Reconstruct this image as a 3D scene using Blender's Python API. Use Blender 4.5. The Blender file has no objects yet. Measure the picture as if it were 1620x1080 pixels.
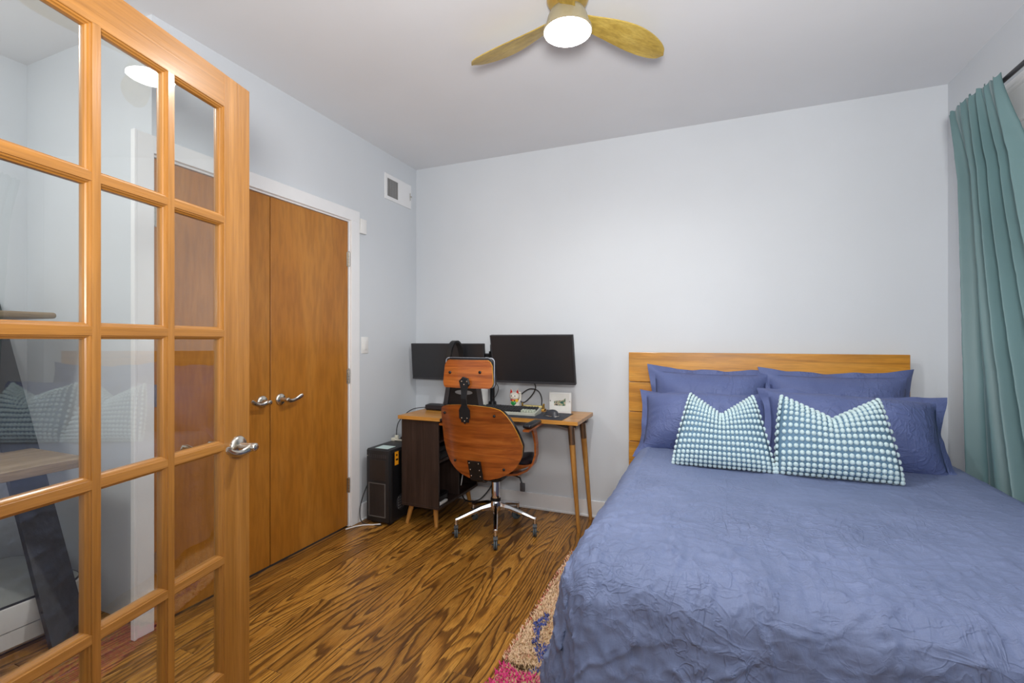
import bpy, bmesh, math, random
import numpy as np
from mathutils import Vector, Matrix
random.seed(7); rng = np.random.RandomState(11)
SC = bpy.context.scene; COL = SC.collection; PI = math.pi

# ------------------------------------------------------------------ camera
cam = bpy.data.cameras.new('camera'); camo = bpy.data.objects.new('camera', cam); COL.objects.link(camo)
cam.sensor_width = 36; cam.lens = 746.07/1620*36; cam.shift_y = -1.7/1620; cam.clip_start = .02
camo.location = (0, 0, 1.24); camo.rotation_euler = (PI/2, 0, .3888)
SC.camera = camo
# ------------------------------------------------------------------ light
w = bpy.data.worlds.new('world'); SC.world = w; w.use_nodes = True
w.node_tree.nodes['Background'].inputs[0].default_value = (.97, .98, 1, 1)
w.node_tree.nodes['Background'].inputs[1].default_value = .52
LAMP_STRENGTH = 30.0; BULB_WATTS = 76.0
ALCOVE_FILL = bpy.data.lights.new('alcove_fill', 'AREA'); ALCOVE_FILL.shape = 'DISK'; ALCOVE_FILL.size = .4; ALCOVE_FILL.energy = 18; ALCOVE_FILL.color = (1, .97, .93)  # added fill light out of view, brightens the alcove behind the glass door
hl = bpy.data.objects.new('alcove_fill', ALCOVE_FILL); COL.objects.link(hl); hl.location = (-2.45, .0, 2.55); hl.rotation_euler = (math.radians(18), 0, 0)
BOUNCE_FILL = bpy.data.lights.new('bounce_fill', 'AREA'); BOUNCE_FILL.shape = 'DISK'; BOUNCE_FILL.size = .5; BOUNCE_FILL.energy = 94; BOUNCE_FILL.color = (1, .98, .96)  # added fill behind the camera, aimed up to lift the ceiling and walls
fo = bpy.data.objects.new('bounce_fill', BOUNCE_FILL); COL.objects.link(fo); fo.location = (.1, -.25, 1.5); fo.rotation_euler = (PI-math.radians(35), 0, .2)
SC.view_settings.view_transform = 'Standard'; SC.view_settings.look = 'None'
SC.view_settings.exposure = -0.13; SC.view_settings.gamma = 1; SC.view_settings.use_curve_mapping = False
try:
    SC.cycles.max_bounces = 8; SC.cycles.diffuse_bounces = 5; SC.cycles.transparent_max_bounces = 16; SC.cycles.caustics_reflective = False; SC.cycles.caustics_refractive = False
    SC.cycles.sample_clamp_indirect = 6
except Exception: pass

# ------------------------------------------------------------------ materials
def lin(c):
    return tuple(((v/255)/12.92 if v/255 <= .04045 else ((v/255+.055)/1.055)**2.4) for v in c) + (1,)
class G:
    def __init__(s, name):
        s.m = bpy.data.materials.new(name); s.m.use_nodes = True; s.t = s.m.node_tree; s.n = s.t.nodes
        s.b = s.n['Principled BSDF']; s.out = s.n['Material Output']
    def add(s, ty, **kw):
        n = s.n.new(ty)
        for k, v in kw.items():
            if k.startswith('i_'):
                key = k[2:]; key = int(key) if key.isdigit() else key.replace('_', ' ')
                if isinstance(v, bpy.types.NodeSocket): s.t.links.new(v, n.inputs[key])
                else: n.inputs[key].default_value = v
            else: setattr(n, k, v)
        return n
    def link(s, a, b): s.t.links.new(a, b)
    def math(s, op, a, b=0.0):
        n = s.n.new('ShaderNodeMath'); n.operation = op
        for i, v in enumerate((a, b)):
            if isinstance(v, bpy.types.NodeSocket): s.t.links.new(v, n.inputs[i])
            else: n.inputs[i].default_value = v
        return n.outputs[0]
    def coord(s, scale, jitter=False, rot=(0, 0, 0)):
        tc = s.add('ShaderNodeTexCoord'); v = tc.outputs['Object']
        if jitter:
            oi = s.add('ShaderNodeObjectInfo')
            r = s.math('MULTIPLY', oi.outputs['Random'], 37.0)
            va = s.add('ShaderNodeVectorMath', operation='ADD'); s.link(v, va.inputs[0]); s.link(r, va.inputs[1]); v = va.outputs[0]
        mp = s.add('ShaderNodeMapping'); s.link(v, mp.inputs['Vector']); mp.inputs['Scale'].default_value = scale; mp.inputs['Rotation'].default_value = rot
        return mp.outputs[0]
    def noise(s, vec, scale=1, detail=2, rough=.5, dist=0):
        n = s.add('ShaderNodeTexNoise'); s.link(vec, n.inputs['Vector'])
        n.inputs['Scale'].default_value = scale; n.inputs['Detail'].default_value = detail; n.inputs['Roughness'].default_value = rough; n.inputs['Distortion'].default_value = dist
        return n.outputs['Fac']
    def ramp(s, fac, stops):
        r = s.add('ShaderNodeValToRGB'); s.link(fac, r.inputs[0]); e = r.color_ramp.elements
        while len(e) < len(stops): e.new(.5)
        for el, (p, c) in zip(e, stops): el.position = p; el.color = lin(c)
        return r.outputs[0]
    def mix(s, fac, a, b, mode='MIX'):
        n = s.add('ShaderNodeMix', data_type='RGBA', blend_type=mode)
        for i, v in ((0, fac), (6, a), (7, b)):
            if isinstance(v, bpy.types.NodeSocket): s.link(v, n.inputs[i])
            else: n.inputs[i].default_value = v
        return n.outputs[2]
    def bump(s, h, dist=.001, strength=1):
        n = s.add('ShaderNodeBump'); s.link(h, n.inputs['Height']); n.inputs['Distance'].default_value = dist; n.inputs['Strength'].default_value = strength
        s.link(n.outputs[0], s.b.inputs['Normal'])
    def set(s, rough=None, metal=None, spec=None, sheen=None, coat=None):
        I = s.b.inputs
        if rough is not None: I['Roughness'].default_value = rough
        if metal is not None: I['Metallic'].default_value = metal
        if spec is not None: I['Specular IOR Level'].default_value = spec
        if sheen is not None: I['Sheen Weight'].default_value = sheen; I['Sheen Roughness'].default_value = .4
        if coat is not None: I['Coat Weight'].default_value = coat; I['Coat Roughness'].default_value = .15
        return s
def plain(name, c, rough=.5, metal=0, spec=.5, var=.05, scale=8, bump=0, bscale=200, sheen=None, coat=None):
    g = G(name); f = g.noise(g.coord((scale,)*3), 1, 3)
    a = tuple(v*(1-var) for v in c); b = tuple(min(255, v*(1+var)) for v in c)
    g.link(g.ramp(f, [(.3, a), (.7, b)]), g.b.inputs['Base Color'])
    if bump: g.bump(g.noise(g.coord((bscale,)*3), 1, 2), bump)
    g.set(rough, metal, spec, sheen, coat); return g.m
def wood(name, dark, mid, light, scale, rough=.4, jitter=False, lines=0, contrast=1, coat=None, bump=.0003):
    g = G(name); v = g.coord(scale, jitter)
    f = g.noise(v, 1, 5, .6, .6)
    col = g.ramp(f, [(.5-.22*contrast, dark), (.5, mid), (.5+.2*contrast, light)])
    if lines:
        h = g.math('MULTIPLY', g.noise(v, .35, 1, .4, .3), lines); h = g.math('PINGPONG', h, .5); h = g.math('MULTIPLY', h, 2)
        lr = g.ramp(h, [(.0, (175, 165, 155)), (.5, (255, 255, 255))])
        col = g.mix(.45, col, lr, 'MULTIPLY')
    fine = g.noise(g.coord(tuple(s*9 for s in scale), jitter), 1, 2)
    col = g.mix(.25, col, g.ramp(fine, [(.35, (150, 140, 130)), (.6, (255, 255, 255))]), 'MULTIPLY')
    g.link(col, g.b.inputs['Base Color']); g.bump(fine, bump); g.set(rough, coat=coat); return g.m
def oak_floor():
    g = G('stained_oak'); v = g.coord((6.5, .85, 1), True)
    f = g.noise(v, 1, 1.2, .4, .25)
    tc = g.add('ShaderNodeTexCoord'); sx = g.add('ShaderNodeSeparateXYZ'); g.link(tc.outputs['Object'], sx.inputs[0])
    h = g.math('ADD', g.math('MULTIPLY', f, 17.0), g.math('MULTIPLY', sx.outputs[0], 14.0))
    wob = g.noise(g.coord((60, 9, 1), True), 1, 3, .6)
    h = g.math('ADD', h, g.math('MULTIPLY', wob, .55))
    fr = g.math('FRACT', h)
    grain = g.ramp(fr, [(0, (72, 44, 14)), (.16, (92, 58, 20)), (.36, (186, 130, 52)), (.90, (212, 158, 74)), (1, (84, 52, 18))])
    broad = g.noise(g.coord((5, 1.0, 1), True), 1, 2)
    grain = g.mix(g.math('MULTIPLY', broad, .55), grain, lin((170, 114, 42)))
    pores = g.noise(g.coord((420, 16, 1), True), 1, 2, .6)
    grain = g.mix(.6, grain, g.ramp(pores, [(.38, (120, 95, 75)), (.56, (255, 255, 255))]), 'MULTIPLY')
    oi = g.add('ShaderNodeObjectInfo')
    tone = g.ramp(oi.outputs['Random'], [(0, (205, 200, 192)), (.5, (238, 234, 228)), (1, (255, 255, 250))])
    g.link(g.mix(1, grain, tone, 'MULTIPLY'), g.b.inputs['Base Color'])
    rr = g.math('ADD', g.math('MULTIPLY', pores, .2), .28); g.link(rr, g.b.inputs['Roughness']); g.bump(pores, .0004); g.set(spec=.45); return g.m
def glass():
    g = G('clear_glass'); g.n.remove(g.b)
    lw = g.add('ShaderNodeLayerWeight'); lw.inputs['Blend'].default_value = .5
    p = g.math('POWER', lw.outputs['Facing'], 5.0); f = g.math('ADD', g.math('MULTIPLY', p, .9), .075)
    tr = g.add('ShaderNodeBsdfTransparent'); tr.inputs[0].default_value = (.95, .965, .96, 1)
    gl = g.add('ShaderNodeBsdfGlossy'); gl.inputs['Roughness'].default_value = .0; gl.inputs[0].default_value = (1, 1, 1, 1)
    mx = g.add('ShaderNodeMixShader'); g.link(f, mx.inputs[0]); g.link(tr.outputs[0], mx.inputs[1]); g.link(gl.outputs[0], mx.inputs[2])
    g.link(mx.outputs[0], g.out.inputs[0]); return g.m
def linen(name, c, c2, sheen=.35, wr=.0015):
    g = G(name); f = g.noise(g.coord((5, 5, 5)), 1, 3)
    col = g.ramp(f, [(.35, c), (.65, c2)])
    weave = g.noise(g.coord((700, 90, 90)), 1, 2); weave2 = g.noise(g.coord((90, 700, 700)), 1, 2)
    wv = g.math('ADD', weave, weave2)
    col = g.mix(.35, col, g.ramp(g.math('MULTIPLY', wv, .5), [(.38, (215, 215, 222)), (.6, (255, 255, 255))]), 'MULTIPLY')
    g.link(col, g.b.inputs['Base Color'])
    cr = g.noise(g.coord((16, 16, 16)), 1, 4, .6, 1.2)
    r1 = g.math('ABSOLUTE', g.math('SUBTRACT', cr, .5)); r1 = g.math('MINIMUM', g.math('MULTIPLY', r1, 3.0), 1.0)
    hh = g.math('ADD', g.math('MULTIPLY', r1, 1.0), g.math('MULTIPLY', wv, .08))
    for sc_, rt in (((5, 19, 9), .5), ((17, 5, 9), -.3), ((9, 26, 12), -.6)):
        nn = g.noise(g.coord(sc_, rot=(0, 0, rt)), 1, 3, .5, .8)
        t_ = g.math('MULTIPLY', g.math('ABSOLUTE', g.math('SUBTRACT', nn, .5)), 22.0); t_ = g.math('SUBTRACT', 1.0, g.math('MINIMUM', t_, 1.0))
        msk = g.math('MULTIPLY', g.noise(g.coord((3.1+rt, 2.7, 3)), 1, 1), 2.2); msk = g.math('MAXIMUM', g.math('SUBTRACT', msk, .75), 0.0)
        hh = g.math('ADD', hh, g.math('MULTIPLY', g.math('MULTIPLY', t_, msk), 3.2))
    g.bump(hh, wr)
    g.set(.62, sheen=sheen); return g.m
def emit(name, c, st):
    g = G(name); g.n.remove(g.b); e = g.add('ShaderNodeEmission'); e.inputs[0].default_value = c; e.inputs[1].default_value = st; g.link(e.outputs[0], g.out.inputs[0]); return g.m

WALL = plain('wall_paint', (207, 212, 217), .62, var=.008, scale=2, bump=.0003, bscale=160)
CEIL = plain('ceiling_paint', (224, 226, 229), .8, var=.008, scale=2)
TRIM = plain('trim_paint', (232, 233, 234), .35, var=.008)
OAK = oak_floor()
SUB = plain('floor_joint', (52, 30, 13), .8)
DOORW = wood('birch_veneer_door', (164, 102, 28), (176, 114, 38), (188, 128, 52), (5, 5, .8), .36, True, contrast=1.2, lines=0, coat=.1)
FRENCH = wood('clear_pine_door', (154, 102, 38), (168, 114, 48), (182, 128, 64), (22, 22, .8), .34, True, coat=.3)
FRENCHH = wood('clear_pine_rail', (154, 102, 38), (168, 114, 48), (182, 128, 64), (.8, 22, 22), .34, True, coat=.3)
GLASS = glass()
NICKEL = plain('satin_nickel', (205, 200, 190), .22, 1, var=.02)
CHROME = plain('polished_chrome', (225, 225, 228), .07, 1, var=.01)
BLACKM = plain('black_metal', (26, 27, 30), .38, .3)
BLACKP = plain('black_plastic', (22, 22, 24), .4)
DARKP = plain('dark_grey_plastic', (52, 52, 56), .45)
RUBBER = plain('grey_rubber', (70, 78, 82), .55)
LEATHER = plain('black_leather', (20, 22, 30), .32, bump=.0004, bscale=120)
PIPING = plain('grey_piping', (150, 155, 165), .4)
WALNUT = wood('walnut_veneer', (122, 58, 20), (162, 86, 32), (186, 108, 46), (1.6, 6, 34), .3, lines=7, coat=.35)
PLYEDGE = plain('plywood_edge', (214, 150, 40), .4)
ESPRESSO = wood('espresso_laminate', (40, 29, 25), (53, 40, 35), (64, 50, 44), (40, 40, 2), .45)
DESKW = wood('desk_oak', (170, 112, 44), (196, 138, 62), (212, 158, 84), (1.2, 22, 22), .35, coat=.2)
LEGW = wood('oak_leg', (166, 112, 52), (190, 136, 68), (206, 154, 86), (20, 20, 1.2), .4)
BRASSC = plain('bronze_sleeve', (150, 122, 96), .35, .8)
HEADW = wood('pine_headboard', (182, 118, 26), (204, 140, 42), (218, 158, 62), (1.4, 20, 20), .38, True, lines=6, coat=.15)
SCREEN = plain('monitor_screen', (38, 38, 41), .3, var=.02, spec=.6)
PCM = plain('tower_steel', (40, 40, 42), .42, .2)
FANW = wood('brushed_gold_blade', (150, 124, 48), (184, 156, 70), (204, 178, 92), (5, 26, 26), .3)
GOLD = plain('gold_metal', (206, 172, 92), .3, .8)
WHITEP = plain('white_plastic', (230, 230, 228), .35, var=.01)
DUVET = linen('blue_linen_duvet', (104, 117, 151), (112, 125, 160), 0, .0006)
SHAM = linen('blue_linen_sham', (84, 97, 143), (92, 106, 153), 0, .0008)
BOB = plain('pale_blue_bobble', (190, 212, 216), .8, var=.03, scale=40, sheen=.3)
BOBB = plain('slate_blue_weave', (92, 124, 148), .8, bump=.0005)
CURT = plain('teal_satin_curtain', (94, 124, 127), .45, var=.03, scale=3, sheen=.3, bump=.0002, bscale=300)
SHADE = plain('woven_shade', (176, 170, 160), .8, var=.12, scale=220)
LAMPM = emit('lamp_diffuser', (1, .99, .965, 1), LAMP_STRENGTH)
RUGM = None

# ------------------------------------------------------------------ mesh helpers
WL = {}
class MB:
    def __init__(s): s.v = []; s.f = []
    def add(s, vs, fs):
        b = len(s.v); s.v += [tuple(map(float, p)) for p in vs]; s.f += [tuple(i+b for i in f) for f in fs]; return s
    def box(s, a, b):
        x0, y0, z0 = [min(p, q) for p, q in zip(a, b)]; x1, y1, z1 = [max(p, q) for p, q in zip(a, b)]
        return s.add([(x0,y0,z0),(x1,y0,z0),(x1,y1,z0),(x0,y1,z0),(x0,y0,z1),(x1,y0,z1),(x1,y1,z1),(x0,y1,z1)],
                     [(0,3,2,1),(4,5,6,7),(0,1,5,4),(1,2,6,5),(2,3,7,6),(3,0,4,7)])
    def rbox(s, a, b, r=.004, seg=2):
        bm = bmesh.new(); bmesh.ops.create_cube(bm, size=1)
        c = [(p+q)/2 for p, q in zip(a, b)]; d = [abs(q-p) for p, q in zip(a, b)]
        for v in bm.verts: v.co = Vector((c[0]+v.co.x*d[0], c[1]+v.co.y*d[1], c[2]+v.co.z*d[2]))
        bmesh.ops.bevel(bm, geom=bm.edges[:], offset=min(r, min(d)*.45), segments=seg, affect='EDGES', profile=.5)
        return s.frombm(bm)
    def frombm(s, bm):
        bm.verts.index_update(); s.add([v.co[:] for v in bm.verts], [tuple(v.index for v in f.verts) for f in bm.faces]); bm.free(); return s
    def poly(s, pts, ext):
        """planar outline (list of 3-vectors) extruded by vector ext"""
        n = len(pts); e = Vector(ext); P = [Vector(p) for p in pts]
        vs = P+[p+e for p in P]; fs = [tuple(range(n))[::-1], tuple(range(n, 2*n))]+[(i, (i+1) % n, n+(i+1) % n, n+i) for i in range(n)]
        return s.add([v[:] for v in vs], fs)
    def tube(s, pts, r, seg=10, caps=True):
        P = [Vector(p) for p in pts]; n = len(P); R = r if isinstance(r, (list, tuple)) else [r]*n
        vs = []; up = None
        for i, p in enumerate(P):
            t = (P[min(i+1, n-1)]-P[max(i-1, 0)]).normalized()
            if up is None: up = Vector((0, 0, 1)) if abs(t.z) < .9 else Vector((1, 0, 0))
            a = t.cross(up).normalized(); up = a.cross(t).normalized()
            for k in range(seg):
                an = 2*PI*k/seg; vs.append((p+a*math.cos(an)*R[i]+up*math.sin(an)*R[i])[:])
        fs = [(i*seg+k, i*seg+(k+1) % seg, (i+1)*seg+(k+1) % seg, (i+1)*seg+k) for i in range(n-1) for k in range(seg)]
        if caps: fs += [tuple(range(seg))[::-1], tuple((n-1)*seg+k for k in range(seg))]
        return s.add(vs, fs)
    def lathe(s, c, prof, axis=(0, 0, 1), seg=24):
        ax = Vector(axis).normalized(); u = ax.orthogonal().normalized(); w_ = ax.cross(u); C = Vector(c); vs = []
        for (r, h) in prof:
            for k in range(seg):
                an = 2*PI*k/seg; vs.append((C+ax*h+(u*math.cos(an)+w_*math.sin(an))*max(r, 1e-4))[:])
        n = len(prof); fs = [(i*seg+k, i*seg+(k+1) % seg, (i+1)*seg+(k+1) % seg, (i+1)*seg+k) for i in range(n-1) for k in range(seg)]
        fs += [tuple(range(seg))[::-1], tuple((n-1)*seg+k for k in range(seg))]
        return s.add(vs, fs)
    def ball(s, c, r, seg=14, rings=8):
        R = r if isinstance(r, (tuple, list)) else (r, r, r); vs = []; 
        for i in range(rings+1):
            th = PI*i/rings
            for k in range(seg):
                an = 2*PI*k/seg; vs.append((c[0]+R[0]*math.sin(th)*math.cos(an), c[1]+R[1]*math.sin(th)*math.sin(an), c[2]+R[2]*math.cos(th)))
        fs = [(i*seg+k, (i+1)*seg+k, (i+1)*seg+(k+1) % seg, i*seg+(k+1) % seg) for i in range(rings) for k in range(seg)]
        return s.add(vs, fs)
    def grid(s, P):
        """P: array (n,m,3)"""
        n, m = P.shape[:2]
        fs = [(i*m+j, i*m+j+1, (i+1)*m+j+1, (i+1)*m+j) for i in range(n-1) for j in range(m-1)]
        return s.add(P.reshape(-1, 3).tolist(), fs)
    def ribbon(s, path, across, w_, t):
        """flat bar swept on a path; across = unit vector of its width (or a list)"""
        P = [Vector(p) for p in path]; n = len(P); vs = []
        for i, p in enumerate(P):
            tg = (P[min(i+1, n-1)]-P[max(i-1, 0)]).normalized(); ac = Vector(across).normalized(); nn = tg.cross(ac).normalized()
            ww = w_[i] if isinstance(w_, (list, tuple)) else w_; tt = t
            for (a, b) in ((-.5, -.5), (.5, -.5), (.5, .5), (-.5, .5)): vs.append((p+ac*a*ww+nn*b*tt)[:])
        fs = [(i*4+k, i*4+(k+1) % 4, (i+1)*4+(k+1) % 4, (i+1)*4+k) for i in range(n-1) for k in range(4)]+[(0, 3, 2, 1), tuple((n-1)*4+k for k in range(4))]
        return s.add(vs, fs)
def tagd(o, label=None, cat=None, group=None, kind=None):
    if label: o['label'] = label
    if cat: o['category'] = cat
    if group: o['group'] = group
    if kind: o['kind'] = kind
    return o
def obj(name, mb, m, parent=None, smooth=False, label=None, kind=None, weld=False):
    off = WL.get(parent.name if parent else None, Vector((0, 0, 0)))
    me = bpy.data.meshes.new(name); me.from_pydata([(Vector(v)-off)[:] for v in mb.v], [], mb.f)
    bm = bmesh.new(); bm.from_mesh(me)
    if weld: bmesh.ops.remove_doubles(bm, verts=bm.verts[:], dist=1e-5)
    bmesh.ops.recalc_face_normals(bm, faces=bm.faces[:]); bm.to_mesh(me); bm.free()
    for mm in (m if isinstance(m, list) else [m]): me.materials.append(mm)
    if smooth:
        me.polygons.foreach_set('use_smooth', [True]*len(me.polygons))
        try: me.set_sharp_from_angle(angle=math.radians(smooth if smooth > 1 else 40))
        except Exception: pass
    o = bpy.data.objects.new(name, me); COL.objects.link(o)
    if parent: o.parent = parent; WL[o.name] = off
    return tagd(o, label, kind=kind)
def thing(name, label, cat, loc, group=None, rz=0, local=False, kind=None):
    o = bpy.data.objects.new(name, None); COL.objects.link(o); o.location = loc; o.rotation_euler = (0, 0, rz); o.empty_display_size = .05
    WL[o.name] = Vector((0, 0, 0)) if local else Vector(loc)
    return tagd(o, label, cat, group, kind)
def struct(name, mb, m, **k):
    return obj(name, mb, m, kind='structure', **k)
def dup(root, loc=None, label=None):
    c = root.copy(); COL.objects.link(c)
    if loc: c.location = loc
    if label: c['label'] = label
    for ch in root.children:
        d = ch.copy(); COL.objects.link(d); d.parent = c
        for g_ in ch.children:
            e = g_.copy(); COL.objects.link(e); e.parent = d
    return c
def vnoise(x, y, seed=0):
    r = np.random.RandomState(seed); T = r.rand(64, 64)
    xi = np.floor(x).astype(int); yi = np.floor(y).astype(int); fx = x-xi; fy = y-yi
    fx = fx*fx*(3-2*fx); fy = fy*fy*(3-2*fy)
    a = T[xi % 64, yi % 64]; b = T[(xi+1) % 64, yi % 64]; c = T[xi % 64, (yi+1) % 64]; d = T[(xi+1) % 64, (yi+1) % 64]
    return (a*(1-fx)+b*fx)*(1-fy)+(c*(1-fx)+d*fx)*fy
def fbm(x, y, seed=0, o=4):
    s = 0; a = 1; t = 0
    for i in range(o): s = s+a*vnoise(x*2**i, y*2**i, seed+i); t += a; a *= .5
    return s/t
def ridge(x, y, seed=0, sharp=6):
    return np.maximum(0, 1-np.abs(fbm(x, y, seed, 3)-.5)*sharp)**2

# ------------------------------------------------------------------ room shell
XL, YB, XR, ZC = -2.2, 3.291, 1.229, 2.641
AX = -3.2; AY = 1.288; REAR = -.6
struct('wall_back', MB().box((XL-.15, YB, 0), (XR+.15, YB+.12, ZC)), WALL)
OY0, OY1, OZ = 1.295, 2.497, 2.032      # closet opening
struct('wall_left', MB().box((XL-.1, OY1, 0), (XL, YB, ZC)).box((XL-.1, AY+.001, OZ), (XL, OY1, ZC)).box((XL-.1, AY+.001, 0), (XL, OY0, OZ)), WALL)
struct('wall_alcove', MB().box((AX, AY, 0), (XL-.1, AY+.1, ZC)).box((XL-.1, AY, 0), (XL, AY+.001, ZC)), WALL)
struct('wall_far_left', MB().box((AX-.1, REAR, 0), (AX, AY+.1, ZC)), WALL)
WY0, WY1, WZ0, WZ1 = 1.15, 2.66, .85, 2.10
struct('wall_right', MB().box((XR, REAR, 0), (XR+.12, YB+.12, WZ0)).box((XR, REAR, WZ1), (XR+.12, YB+.12, ZC)).box((XR, REAR, WZ0), (XR+.12, WY0, WZ1)).box((XR, WY1, WZ0), (XR+.12, YB+.12, WZ1)), WALL)
struct('ceiling', MB().box((AX-.1, REAR, ZC), (XR+.12, YB+.12, ZC+.1)), CEIL)
fl = struct('floor', MB().box((AX-.1, REAR, -.05), (XR+.12, YB+.12, -.0135)), SUB)
# planks
PW = .083; strips = []
variants = {}
def plank(x, y0, y1):
    L = round((y1-y0)/.05)*.05
    if L not in variants:
        mb = MB(); g_ = .0007; b_ = .0012; zt = 0; zb = -.0135; x0, x1, a, b = -PW/2+g_, PW/2-g_, -L/2+g_, L/2-g_
        mb.add([(x0,a,zb),(x1,a,zb),(x1,b,zb),(x0,b,zb),(x0,a,zt-b_),(x1,a,zt-b_),(x1,b,zt-b_),(x0,b,zt-b_),(x0+b_,a+b_,zt),(x1-b_,a+b_,zt),(x1-b_,b-b_,zt),(x0+b_,b-b_,zt)],
               [(0,3,2,1),(0,1,5,4),(1,2,6,5),(2,3,7,6),(3,0,4,7),(4,5,9,8),(5,6,10,9),(6,7,11,10),(7,4,8,11),(8,9,10,11)])
        o = obj('plank', mb, OAK, fl); variants[L] = o.data
    else:
        o = bpy.data.objects.new('plank', variants[L]); COL.objects.link(o); o.parent = fl
    o.location = (x, (y0+y1)/2, 0)
nx = int(math.ceil((XR-AX)/PW))
for i in range(nx):
    x = AX+PW*(i+.5)
    if x > XR-.02: break
    ymax = 3.3 if x > XL-.02 else 1.3
    y = ymax
    bed_zone = x > -.4
    first = True
    while y > -.3:
        L = (random.choice([1.2, 1.8, 2.4]) if bed_zone else random.choice([.5, .7, .9, 1.1, 1.4, 1.7]))
        if first: L = max(.3, round(L*random.uniform(.3, 1)/.05)*.05); first = False
        y0 = y-L
        plank(x, y0, y); y = y0
# closet casing, baseboards
def trim(name, *boxes, r=.002):
    mb = MB()
    for a, b in boxes: mb.rbox(a, b, r, 1)
    return struct(name, mb, TRIM)
trim('trim_1', ((XL, 1.211, 0), (XL+.02, 1.287, 2.115)), ((XL, 1.207, 0), (XL+.025, 1.219, 2.115)))
trim('trim_2', ((XL, 2.505, 0), (XL+.018, 2.585, 2.115)))
trim('trim_3', ((XL, 1.211, 2.04), (XL+.019, 2.585, 2.115)))
trim('trim_4', ((XL-.1, 1.288, 0), (XL+.003, 1.293, 2.04)), ((XL-.1, 2.498, 0), (XL+.003, 2.506, 2.04)), ((XL-.1, 1.29, 2.03), (XL+.003, 2.5, 2.041)), r=.001)
trim('baseboard_left', ((XL, 2.585, 0), (XL+.014, YB-.014, .115)), ((XL, 2.585, 0), (XL+.02, YB-.014, .012)))
trim('baseboard_back', ((XL, YB-.014, 0), (XR, YB, .115)), ((XL, YB-.022, 0), (XR, YB, .014)))
trim('baseboard_right', ((XR-.014, REAR, 0), (XR, YB-.014, .115)))

# closet doors
def lever(par, c, out, along, up=1):
    """lever handle; c centre on face, out = normal, along = direction the lever points"""
    O = Vector(out); A = Vector(along); Z = Vector((0, 0, 1)); c = Vector(c)
    h = obj('handle', MB().lathe(c, [(.033, 0), (.033, .004), (.030, .008), (.024, .011), (.014, .014), (.012, .02), (.0115, .048), (.0125, .058), (.008, .061)], O, 24), NICKEL, par, 50, label='satin nickel lever handle')
    pts = []; ws = []
    for i in range(11):
        t = i/10; pts.append(c+O*(.052-.010*math.sin(t*PI)+.004*t)+A*(t*.108)+Z*(-.012*math.sin(t*PI*1.15)+.012*t*t)); ws.append(.025-.008*math.sin(t*PI*.9)+.004*t)
    mb = MB(); n = len(pts); vs = []
    sg = 10
    for i, p in enumerate(pts):
        tg = (pts[min(i+1, n-1)]-pts[max(i-1, 0)]).normalized(); U = (Z-tg*Z.dot(tg)).normalized(); N = tg.cross(U)
        k = .55 if i == n-1 else 1
        for q in range(sg):
            an = 2*PI*q/sg; vs.append((p+U*math.cos(an)*ws[i]*.5*k+N*math.sin(an)*.005*k)[:])
    fs = [(i*sg+q, i*sg+(q+1) % sg, (i+1)*sg+(q+1) % sg, (i+1)*sg+q) for i in range(n-1) for q in range(sg)]+[tuple(range(sg))[::-1], tuple((n-1)*sg+q for q in range(sg))]
    mb.add(vs, fs); mb.lathe(c+O*.052, [(.0125, -.012), (.0125, .01), (.009, .013)], O, 16)
    obj('lever', mb, NICKEL, h, 50)
def hinge(par, c, o='x', name='hinge'):
    mb = MB(); x, y, z = c
    for k in range(5): mb.lathe((x+.006, y, z-.047+k*.019), [(.0065, 0), (.0065, .0178)], (0, 0, 1), 12)
    mb.box((x-.002, y-.016, z-.048), (x+.002, y+.016, z+.048)); mb.lathe((x+.006, y, z+.048), [(.004, 0), (.005, .003), (.002, .006)], (0, 0, 1), 10)
    obj(name, mb, NICKEL, par, 50)
for i, (y0, y1, hy, hd) in enumerate(((1.296, 1.887, 1.838, -1), (1.893, 2.496, 1.956, 1))):
    d = thing(f'door_{i+1}', None, None, (XL-.02, (y0+y1)/2, .004), kind='structure')
    obj('door_slab', MB().rbox((XL-.045, y0, .008), (XL-.006, y1, 2.028), .0015, 1), DOORW, d)
    lever(d, (XL-.006, hy, .91), (1, 0, 0), (0, hd, 0))
    for z in (1.78, 1.0, .275): hinge(d, (XL-.004, 1.294 if i == 0 else 2.4985, z))

# French door, 15 panes
DA = -.222; ex, ey = -1.3395, 1.0707; SW = .104; PWD = .171; MW = .016; DW = 2*SW+3*PWD+2*MW
hx, hy_ = ex+DW*math.sin(-DA), ey-DW*math.cos(DA)
door = bpy.data.objects.new('door_3', None); COL.objects.link(door); door.location = (hx, hy_, 0); door.rotation_euler = (0, 0, PI/2-DA); door['kind'] = 'structure'
WL[door.name] = Vector((0, 0, 0))
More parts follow.
